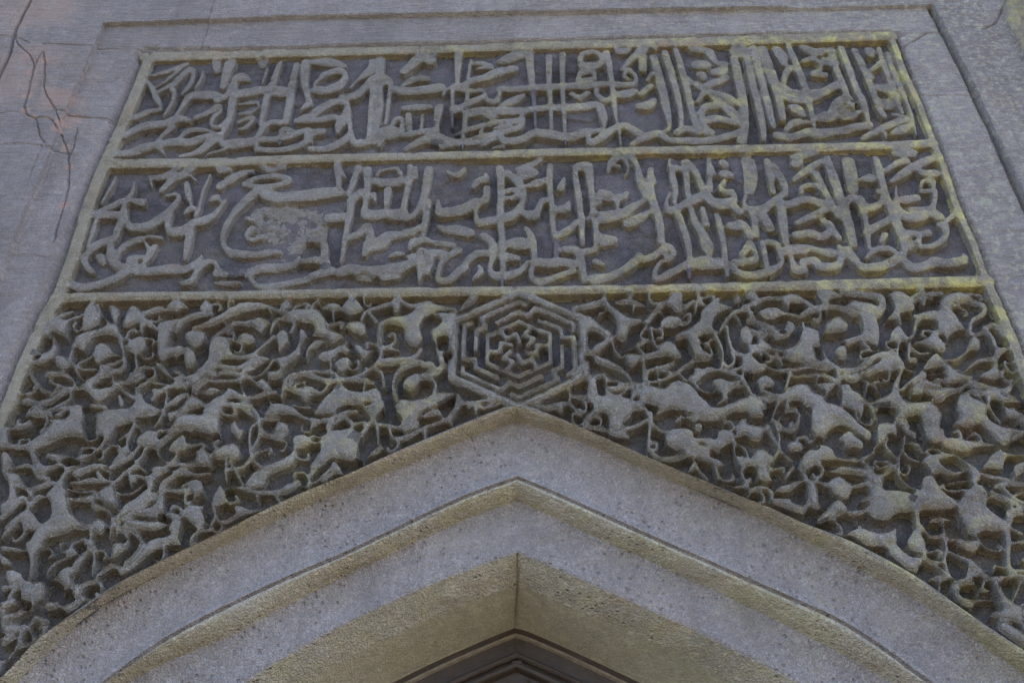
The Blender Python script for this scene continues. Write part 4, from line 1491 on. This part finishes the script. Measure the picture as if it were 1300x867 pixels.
U = thing('inscription_panel', 'upper carved stone band of Arabic script, the narrower row under the top border', 'inscription', (0, 0, Z0+.40))
Lo = thing('inscription_panel', 'lower carved stone band of Arabic script, the wider row just above the hexagon', 'inscription', (0, 0, Z0+.01))
AL = thing('arabesque_panel', 'carved stone leaf and vine scrollwork filling the spandrel left of the hexagon', 'carved panel', (-.6, 0, Z0-.5))
ARp = thing('arabesque_panel', 'carved stone leaf and vine scrollwork with yellow lichen right of the hexagon', 'carved panel', (.6, 0, Z0-.5))
H = thing('hexagonal_medallion', 'stone hexagon medallion carved with a maze of swirling bars above the arch point', 'medallion', (0, 0, Z0-.37))
par = {'U': U, 'L': Lo, 'AL': AL, 'AR': ARp, 'H': H}
zn = zone(qc)
hexc = unproj([(658, 440)])[0]
inh = (np.hypot(qc[:, 0]-hexc[0], qc[:, 2]-hexc[1]) < .205) & (own == 0) & (zn >= 2)
hx = np.abs(qc[:, 0]-hexc[0]); hz = np.abs(qc[:, 2]-hexc[1])
inh = (own == 0) & (zn >= 2) & (hx < .175) & (hz < .2-hx*.55)
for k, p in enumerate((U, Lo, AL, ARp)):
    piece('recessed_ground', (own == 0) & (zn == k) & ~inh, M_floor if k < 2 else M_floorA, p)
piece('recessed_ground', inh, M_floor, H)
order = np.argsort(own, kind='stable'); so_ = own[order]
cnt = {}
sizes = np.bincount(own, minlength=len(parts)+1)
bykind = {}
for i, (g, nm) in enumerate(parts, 1):
    if sizes[i] >= 4: bykind.setdefault((g, nm), []).append(i)
for (g, nm), ids in bykind.items():
    ids.sort(key=lambda i: -sizes[i])
    mat = M_bar if nm.endswith('_bar') and nm != 'maze_bar' else M_carve
    for i in ids[:100]:
        s, e = np.searchsorted(so_, i), np.searchsorted(so_, i+1)
        piece(nm, order[s:e], mat, par[g])
    if len(ids) > 100:
        o = piece('small_'+nm+'s', np.isin(own, ids[100:]), mat, par[g])
        if o: o['kind'] = 'stuff'
    print(g, nm, len(ids))

# ------------------------------------------------------------------ wall around the panel
def poly_sd(poly, X, Z, closed=True):
    dm = np.full(X.shape, 9.0); n = len(poly)
    for k in range(n if closed else n-1):
        (ax, az), (bx, bz) = poly[k], poly[(k+1) % n]; ex, ez = bx-ax, bz-az
        t = np.clip(((X-ax)*ex+(Z-az)*ez)/(ex*ex+ez*ez+1e-12), 0, 1)
        dm = np.minimum(dm, np.hypot(X-ax-t*ex, Z-az-t*ez))
    return dm
def wall_sheet(wx0, wx1, SW, wz0=2.35, wz1=Z0+1.65):
    global WY, WX, WZ, G0, G1, GS
    ax_ = wx0+SW*np.arange(int((wx1-wx0)/SW)); az_ = wz0+SW*np.arange(int((wz1-wz0)/SW))
    WX, WZ = np.meshgrid(ax_, az_)
    WY = -.006+.010*np.clip((WX+.9)/2.0, 0, 1)
    # splayed reveal round the sunk panel, widest at the left and along the top
    pd = poly_sd(panel_poly, WX, WZ); win = inside(panel_poly, WX, WZ)
    pw = np.where(win, 0, pd)
    rev = np.where(WX < -1.0, .034, np.where(WZ > Z0+.9, .022+.012*np.clip((WX+1)/2, 0, 1), .012))
    rdep = np.where((WX < -1.0) | (WZ > Z0+.9), .034, .016)
    rev = np.where((WX > 1.05) & (WZ < Z0+1.105), .012, rev)
    WY = WY + rdep*np.clip((rev+.014-pw)/rev, 0, 1)
    # rebated outer frame: the outer stones stand proud
    fr_px = [(133,34),(420,23),(860,13),(1182,6),(1215,70),(1300,250),(1400,460),(1500,700)]
    fl_px = [(133,34),(88,136),(60,210),(10,330),(-60,500),(-160,740)]
    fpoly = np.concatenate([unproj(fr_px, -.01), unproj(fl_px[::-1][:-1], -.01)])
    fd = poly_sd(fpoly, WX, WZ); fin = inside(fpoly, WX, WZ)
    fsd = np.where(fin, -fd, fd)
    side_amt = np.where(WX > .9, .011, .016)
    WY = WY - side_amt*np.clip((fsd+.002)/.006, 0, 1)
    def groove(px, width, depth, y=.0, wobn=0):
        P = unproj(catmull(np.array(px, float), 5), y)
        if wobn: P = P + np.stack([vnoise(P[:, 0]*1+P[:, 1]*.7, P[:, 1], .03, wobn, 3, .7), vnoise(P[:, 1], P[:, 0], .03, wobn+1, 3, .7)], -1)*.004
        lo, hi = P.min(0)-.03, P.max(0)+.03
        i0, i1 = np.clip(((lo[0]-wx0)/SW, (hi[0]-wx0)/SW+1), 0, WX.shape[1]).astype(int)
        j0, j1 = np.clip(((lo[1]-wz0)/SW, (hi[1]-wz0)/SW+1), 0, WX.shape[0]).astype(int)
        if i1 <= i0 or j1 <= j0: return
        d = poly_sd(P, WX[j0:j1, i0:i1], WZ[j0:j1, i0:i1], False)
        if wobn: width = width*(.75+.6*vnoise(WX[j0:j1, i0:i1], WZ[j0:j1, i0:i1], .025, wobn+2, 2))
        WY[j0:j1, i0:i1] += depth*np.clip(1-d/width, 0, 1)**.7
    q3 = lambda L_: [(x/2.99, y/2.99) for x, y in L_]
    groove(q3([(68,150),(75,190),(115,225),(135,260),(135,300),(112,390),(105,430),(125,468),(190,468),(215,490),(245,540),(262,610),(264,700),(247,780),(222,866),(205,930)]), .0034, .007, .0, 21)
    groove(q3([(135,300),(150,255),(175,222),(178,300),(180,372),(215,430),(236,486)]), .0034, .007, .0, 23)
    groove(q3([(125,468),(146,478),(155,530),(182,562)]), .0032, .006, .0, 25)
    groove(q3([(296,490),(281,570),(262,610)]), .003, .006, .0, 27)
    groove(q3([(185,580),(150,660),(110,760)]), .004, .003, .02, 28)
    groove([(60,70),(110,71),(150,71),(186,72)], .004, .006, .02, 29)
    groove([(0,52),(24,55),(40,62)], .004, .005)
    groove([(72,152),(100,157),(146,159)], .004, .006, .02, 31)
    groove([(0,152),(25,150),(45,157)], .003, .004)
    groove([(48,-5),(22,48),(16,75),(0,110),(-30,180)], .006, .014)
    groove([(1143,72),(1150,60),(1162,53),(1177,44)], .005, .008, .01, 33)
    groove([(1130,44),(1160,45),(1201,43)], .004, .005, .01)
    groove([(1166,124),(1200,124),(1243,124)], .004, .004, .01)
    groove([(1190,300),(1230,297),(1310,296)], .003, .003, .01)
    groove([(1182,6),(1215,70),(1258,160),(1300,250),(1350,355),(1400,460)], .0085, .032, -.01)
    groove([(1276,-6),(1272,14),(1262,32),(1248,40)], .006, .010, .0, 35)
    groove([(-5,192),(40,190),(100,200)], .003, .003)
    groove([(0,330),(30,325),(60,330)], .003, .003)
    WY += vnoise(WX, WZ, .25, 41, 4)*.004 + vnoise(WX, WZ, .03, 42, 4)*.0016 + vnoise(WX*.35, WZ, .012, 43, 3)*.0012
    # carved corner scroll at the upper right
    def bump_line(px, wpx, hgt):
        P = unproj(catmull(np.array(px, float), 6), 0.0); wd = wpx/430.
        d = poly_sd(P, WX, WZ, False)
        k = np.clip(1-d/wd, 0, 1)
        return hgt*np.sqrt(k)
    scroll = np.maximum.reduce([bump_line([(1290,-8),(1283,12),(1289,32),(1300,52),(1318,80)], 12, .02),
                                bump_line([(1306,-10),(1296,14),(1310,34),(1330,60)], 14, .03),
                                bump_line([(1276,4),(1279,26),(1290,50),(1305,78),(1330,120)], 6, .015)])
    SCR = scroll > .004
    WY -= scroll*(1+.25*vnoise(WX, WZ, .02, 51, 2))
    wkeep = ~(win & (pd > .006)) & ~((np.abs(WX) < 1.16) & (WZ < 3.3))
    wn = np.stack([np.gradient(WY, SW, axis=1), -np.ones_like(WY), np.gradient(WY, SW, axis=0)], -1); wn /= np.linalg.norm(wn, axis=-1)[..., None]
    wv = np.stack([WX, WY, WZ], -1).reshape(-1, 3); wn = wn.reshape(-1, 3)
    wi = np.arange(WX.size).reshape(WX.shape)
    wq = np.stack([wi[:-1, :-1], wi[:-1, 1:], wi[1:, 1:], wi[1:, :-1]], -1).reshape(-1, 4)
    wk = (wkeep[:-1, :-1] & wkeep[:-1, 1:] & wkeep[1:, 1:] & wkeep[1:, :-1]).ravel()
    scq = (SCR[:-1, :-1] & SCR[1:, 1:]).ravel()[wk]
    wq = wq[wk]; wc = wv[wq].mean(1)
    finq = inside(fpoly, wc[:, 0], wc[:, 2])
    zj = lambda p: unproj([p], .02)[0][1]
    lft = np.digitize(wc[:, 2], sorted([zj((120, 71)), zj((110, 158)), zj((40, 330))]))
    rgtj = np.digitize(wc[:, 2], sorted([zj((1180, 44)), zj((1210, 124)), zj((1250, 297))]))
    blk = np.where(finq, 0, 10)+np.where(wc[:, 0] < 0, lft, 5+rgtj)
    return wv, wn, wq, blk, scq, float(ax_[-1]), float(az_[-1])

WALL = thing('portal_wall', 'grey weathered stone wall framing the carved panels, cracked and pink stained at left', 'wall', (0, 0.2, 0))
SCT = thing('carved_scroll', 'lichen covered carved stone scroll at the upper right corner of the wall', 'carving', (1.5, 0, Z0+.75))
for x0_, x1_, sw_ in ((-2.0, -1.02, .0021), (-1.0221, 2.0, .0042)):
    wv, wn, wq, blk, scq, WXE, WT = wall_sheet(x0_, x1_, sw_)
    def wpiece(name, sel, parent, mat):
        q = wq[sel]
        if len(q) < 8: return
        u, inv = np.unique(q, return_inverse=True)
        return link(name, wv[u], inv.reshape(-1, 4), mat, parent, wn[u])
    for b_ in np.unique(blk): wpiece('stone_block', (blk == b_) & ~scq, WALL, M_wall)
    wpiece('scroll_roll', scq, SCT, M_bar)
wz0 = 2.35
# the rest of the wall, plain ashlar out to its ends
box('plain_wall', (-7, .02, 0), (-2.0, .9, 6.2), M_wall, WALL)
box('plain_wall', (WXE, -.01, 0), (3.4, .9, 6.2), M_wall, WALL)
box('plain_wall', (-1.999, .012, WT), (WXE-.001, .9, 6.2), M_wall, WALL)
box('wall_core', (-1.999, .09, Z0+.01), (WXE-.001, .9, WT-.001), M_wall, WALL)
box('wall_core', (-1.999, .09, 0), (-1.28, .9, Z0+.009), M_wall, WALL)
box('wall_core', (1.28, .09, 0), (WXE-.001, .9, Z0+.009), M_wall, WALL)
box('plain_wall', (-1.998, .02, 0), (-1.20, .089, wz0+.001), M_wall, WALL)
box('plain_wall', (1.20, .01, 0), (WXE-.002, .089, wz0+.001), M_wall, WALL)

# ------------------------------------------------------------------ the arch
ARCH = thing('pointed_arch', 'pointed stone arch of stepped mouldings below the carved spandrels', 'arch', (0, .1, Z0-1.5))
def lerp(a, b, t): return AR[a]*(1-t)+AR[b]*t
def loft(name, rows, mat, parent, amp=.0016, seed=1, sub=4, jamb=True):
    """rows: list of (curve Nx2, depth); lofted with intermediate rows"""
    cs = []
    for k in range(len(rows)-1):
        for t in np.arange(sub)/sub:
            cs.append(np.column_stack([rows[k][0]*(1-t)+rows[k+1][0]*t, np.full(len(rows[k][0]), rows[k][1]*(1-t)+rows[k+1][1]*t)]))
    cs.append(np.column_stack([rows[-1][0], np.full(len(rows[-1][0]), rows[-1][1])]))
    A = np.array(cs)                                   # [m, n, 3] x,z,y
    h_ = A.shape[1]//2
    for q_, B in enumerate((A[:, :h_+1], A[:, h_:])): half(name, B, mat, parent, amp, seed+q_*.0 if False else seed, jamb, q_)
def half(name, A, mat, parent, amp, seed, jamb, right):
    # denser along
    n = A.shape[1]; t = np.linspace(0, n-1, (n-1)*3+1); i = np.clip(t.astype(int), 0, n-2); f = (t-i)[None, :, None]
    A = A[:, i]*(1-f)+A[:, i+1]*f
    ns = vnoise(A[..., 0]+A[..., 2], A[..., 1]-A[..., 2], .05, 61, 4)*.0026 + vnoise(A[..., 0]+A[..., 2], A[..., 1]-A[..., 2], .008, 66, 2)*.0011
    A[..., 2] += ns; A[..., 1] += ns*.6
    if name in ('chamfer', 'soffit'): A[:, 0 if right else -1, 1] += .006       # open joint at the crown
    if jamb:                                           # straight jambs down to the ground
        b0 = A[:, :1].copy(); b1 = A[:, -1:].copy(); b0[..., 1] = 0; b1[..., 1] = 0
        A = np.concatenate([A, b1] if right else [b0, A], 1)
    m, n = A.shape[:2]
    v = np.stack([A[..., 0], A[..., 2], A[..., 1]], -1).reshape(-1, 3)
    ix = np.arange(m*n).reshape(m, n)
    q = np.stack([ix[:-1, :-1], ix[1:, :-1], ix[1:, 1:], ix[:-1, 1:]], -1).reshape(-1, 4)
    return link(name, v, q, mat, parent)
def off(k, dz):
    P = AR[k].copy(); d = np.gradient(P, axis=0); d /= np.hypot(d[:, 0], d[:, 1])[:, None]
    nn = np.stack([-d[:, 1], d[:, 0]], -1)             # left-to-right travel: normal points outwards (up)
    return P+nn*dz
R0 = AR['rim_top']; R1 = AR['rim_bot']
loft('rim_moulding', [(off('rim_top', -.001), .05), (off('rim_top', -.001), .004), (off('rim_top', -.005), -.003), (lerp('rim_top', 'rim_bot', .42), -.004)], M_carve, ARCH, .0022, 61)
loft('rim_underside', [(lerp('rim_top', 'rim_bot', .42), -.004), (lerp('rim_top', 'rim_bot', .62), .002), (lerp('rim_top', 'rim_bot', .85), .018), (off('rim_bot', -.0), .040)], M_archy, ARCH, .0022, 61)
loft('outer_band', [(off('rim_bot', .0), .040), (lerp('rim_bot', 'groove', .15), .050), (lerp('rim_bot', 'groove', .5), .056), (lerp('rim_bot', 'groove', .85), .050), (off('groove', .011), .043), (off('groove', .004), .042)], M_arch, ARCH, .0030, 67, 14)
loft('groove', [(off('groove', .004), .042), (off('groove', .002), .050), (off('groove', -.0025), .050), (off('groove', -.004), .045)], M_arch, ARCH, .0015, 71, 2)
loft('roll_moulding', [(off('groove', -.004), .045), (lerp('groove', 'roll_bot', .30), .044), (lerp('groove', 'roll_bot', .55), .053), (lerp('groove', 'roll_bot', .8), .068), (AR['roll_bot'], .085)], M_archy, ARCH, .0028, 73, 6)
loft('inner_band', [(AR['roll_bot'], .085), (lerp('roll_bot', 'face_bot', .2), .091), (lerp('roll_bot', 'face_bot', .6), .091), (lerp('roll_bot', 'face_bot', .94), .087), (AR['face_bot'], .089)], M_arch, ARCH, .0028, 79, 14)
loft('chamfer', [(AR['face_bot'], .089), (lerp('face_bot', 'cham_bot', .5), .116), (AR['cham_bot'], .150)], M_archy, ARCH, .0026, 83, 6)
loft('soffit', [(AR['cham_bot'], .150), (AR['soffit_in'], .300), (off('soffit_in', -.002), .46)], M_soffit, ARCH, .0016, 89, 6)

# ------------------------------------------------------------------ wooden door frame and door inside the arch
DF = thing('door_frame', 'dark reddish wooden door frame with chipped mouldings inside the arch point', 'door frame', (0, .35, 1.5))
loft('frame_board', [(off('soffit_in', -.001), .305), (off('soffit_in', -.012), .318), (off('soffit_in', -.020), .322), (off('soffit_in', -.052), .324)], M_wood, DF, .002, 91, 6)
loft('chipped_edge', [(off('soffit_in', -.009), .3125), (off('soffit_in', -.014), .308), (off('soffit_in', -.018), .3195)], M_wood2, DF, .005, 92, 3)
loft('moulding', [(off('soffit_in', -.052), .324), (off('soffit_in', -.054), .312), (off('soffit_in', -.060), .308), (off('soffit_in', -.066), .314), (off('soffit_in', -.068), .326), (off('soffit_in', -.074), .322), (off('soffit_in', -.078), .312), (off('soffit_in', -.086), .315), (off('soffit_in', -.090), .335)], M_wood, DF, .0015, 93, 3)
loft('inner_board', [(off('soffit_in', -.090), .335), (off('soffit_in', -.118), .338), (off('soffit_in', -.120), .331), (off('soffit_in', -.126), .331), (off('soffit_in', -.130), .36), (off('soffit_in', -.15), .42)], M_wood, DF, .0015, 95, 3)
DOOR = thing('door', 'dark wooden door leaf deep inside the pointed arch', 'door', (0, .4, 0))
P = off('soffit_in', -.13)
P = P[(P[:, 1] > 0)]
n = len(P); ring = np.concatenate([[(P[0, 0], 0.0)], P, [(P[-1, 0], 0.0)]])
v = [(x, .40, z) for x, z in ring]+[(0.0, .40, 0.0)]
f = [(k, len(ring), k+1) for k in range(len(ring)-1)]
link('door_leaf', v, f, M_wood, DOOR, smooth=False)
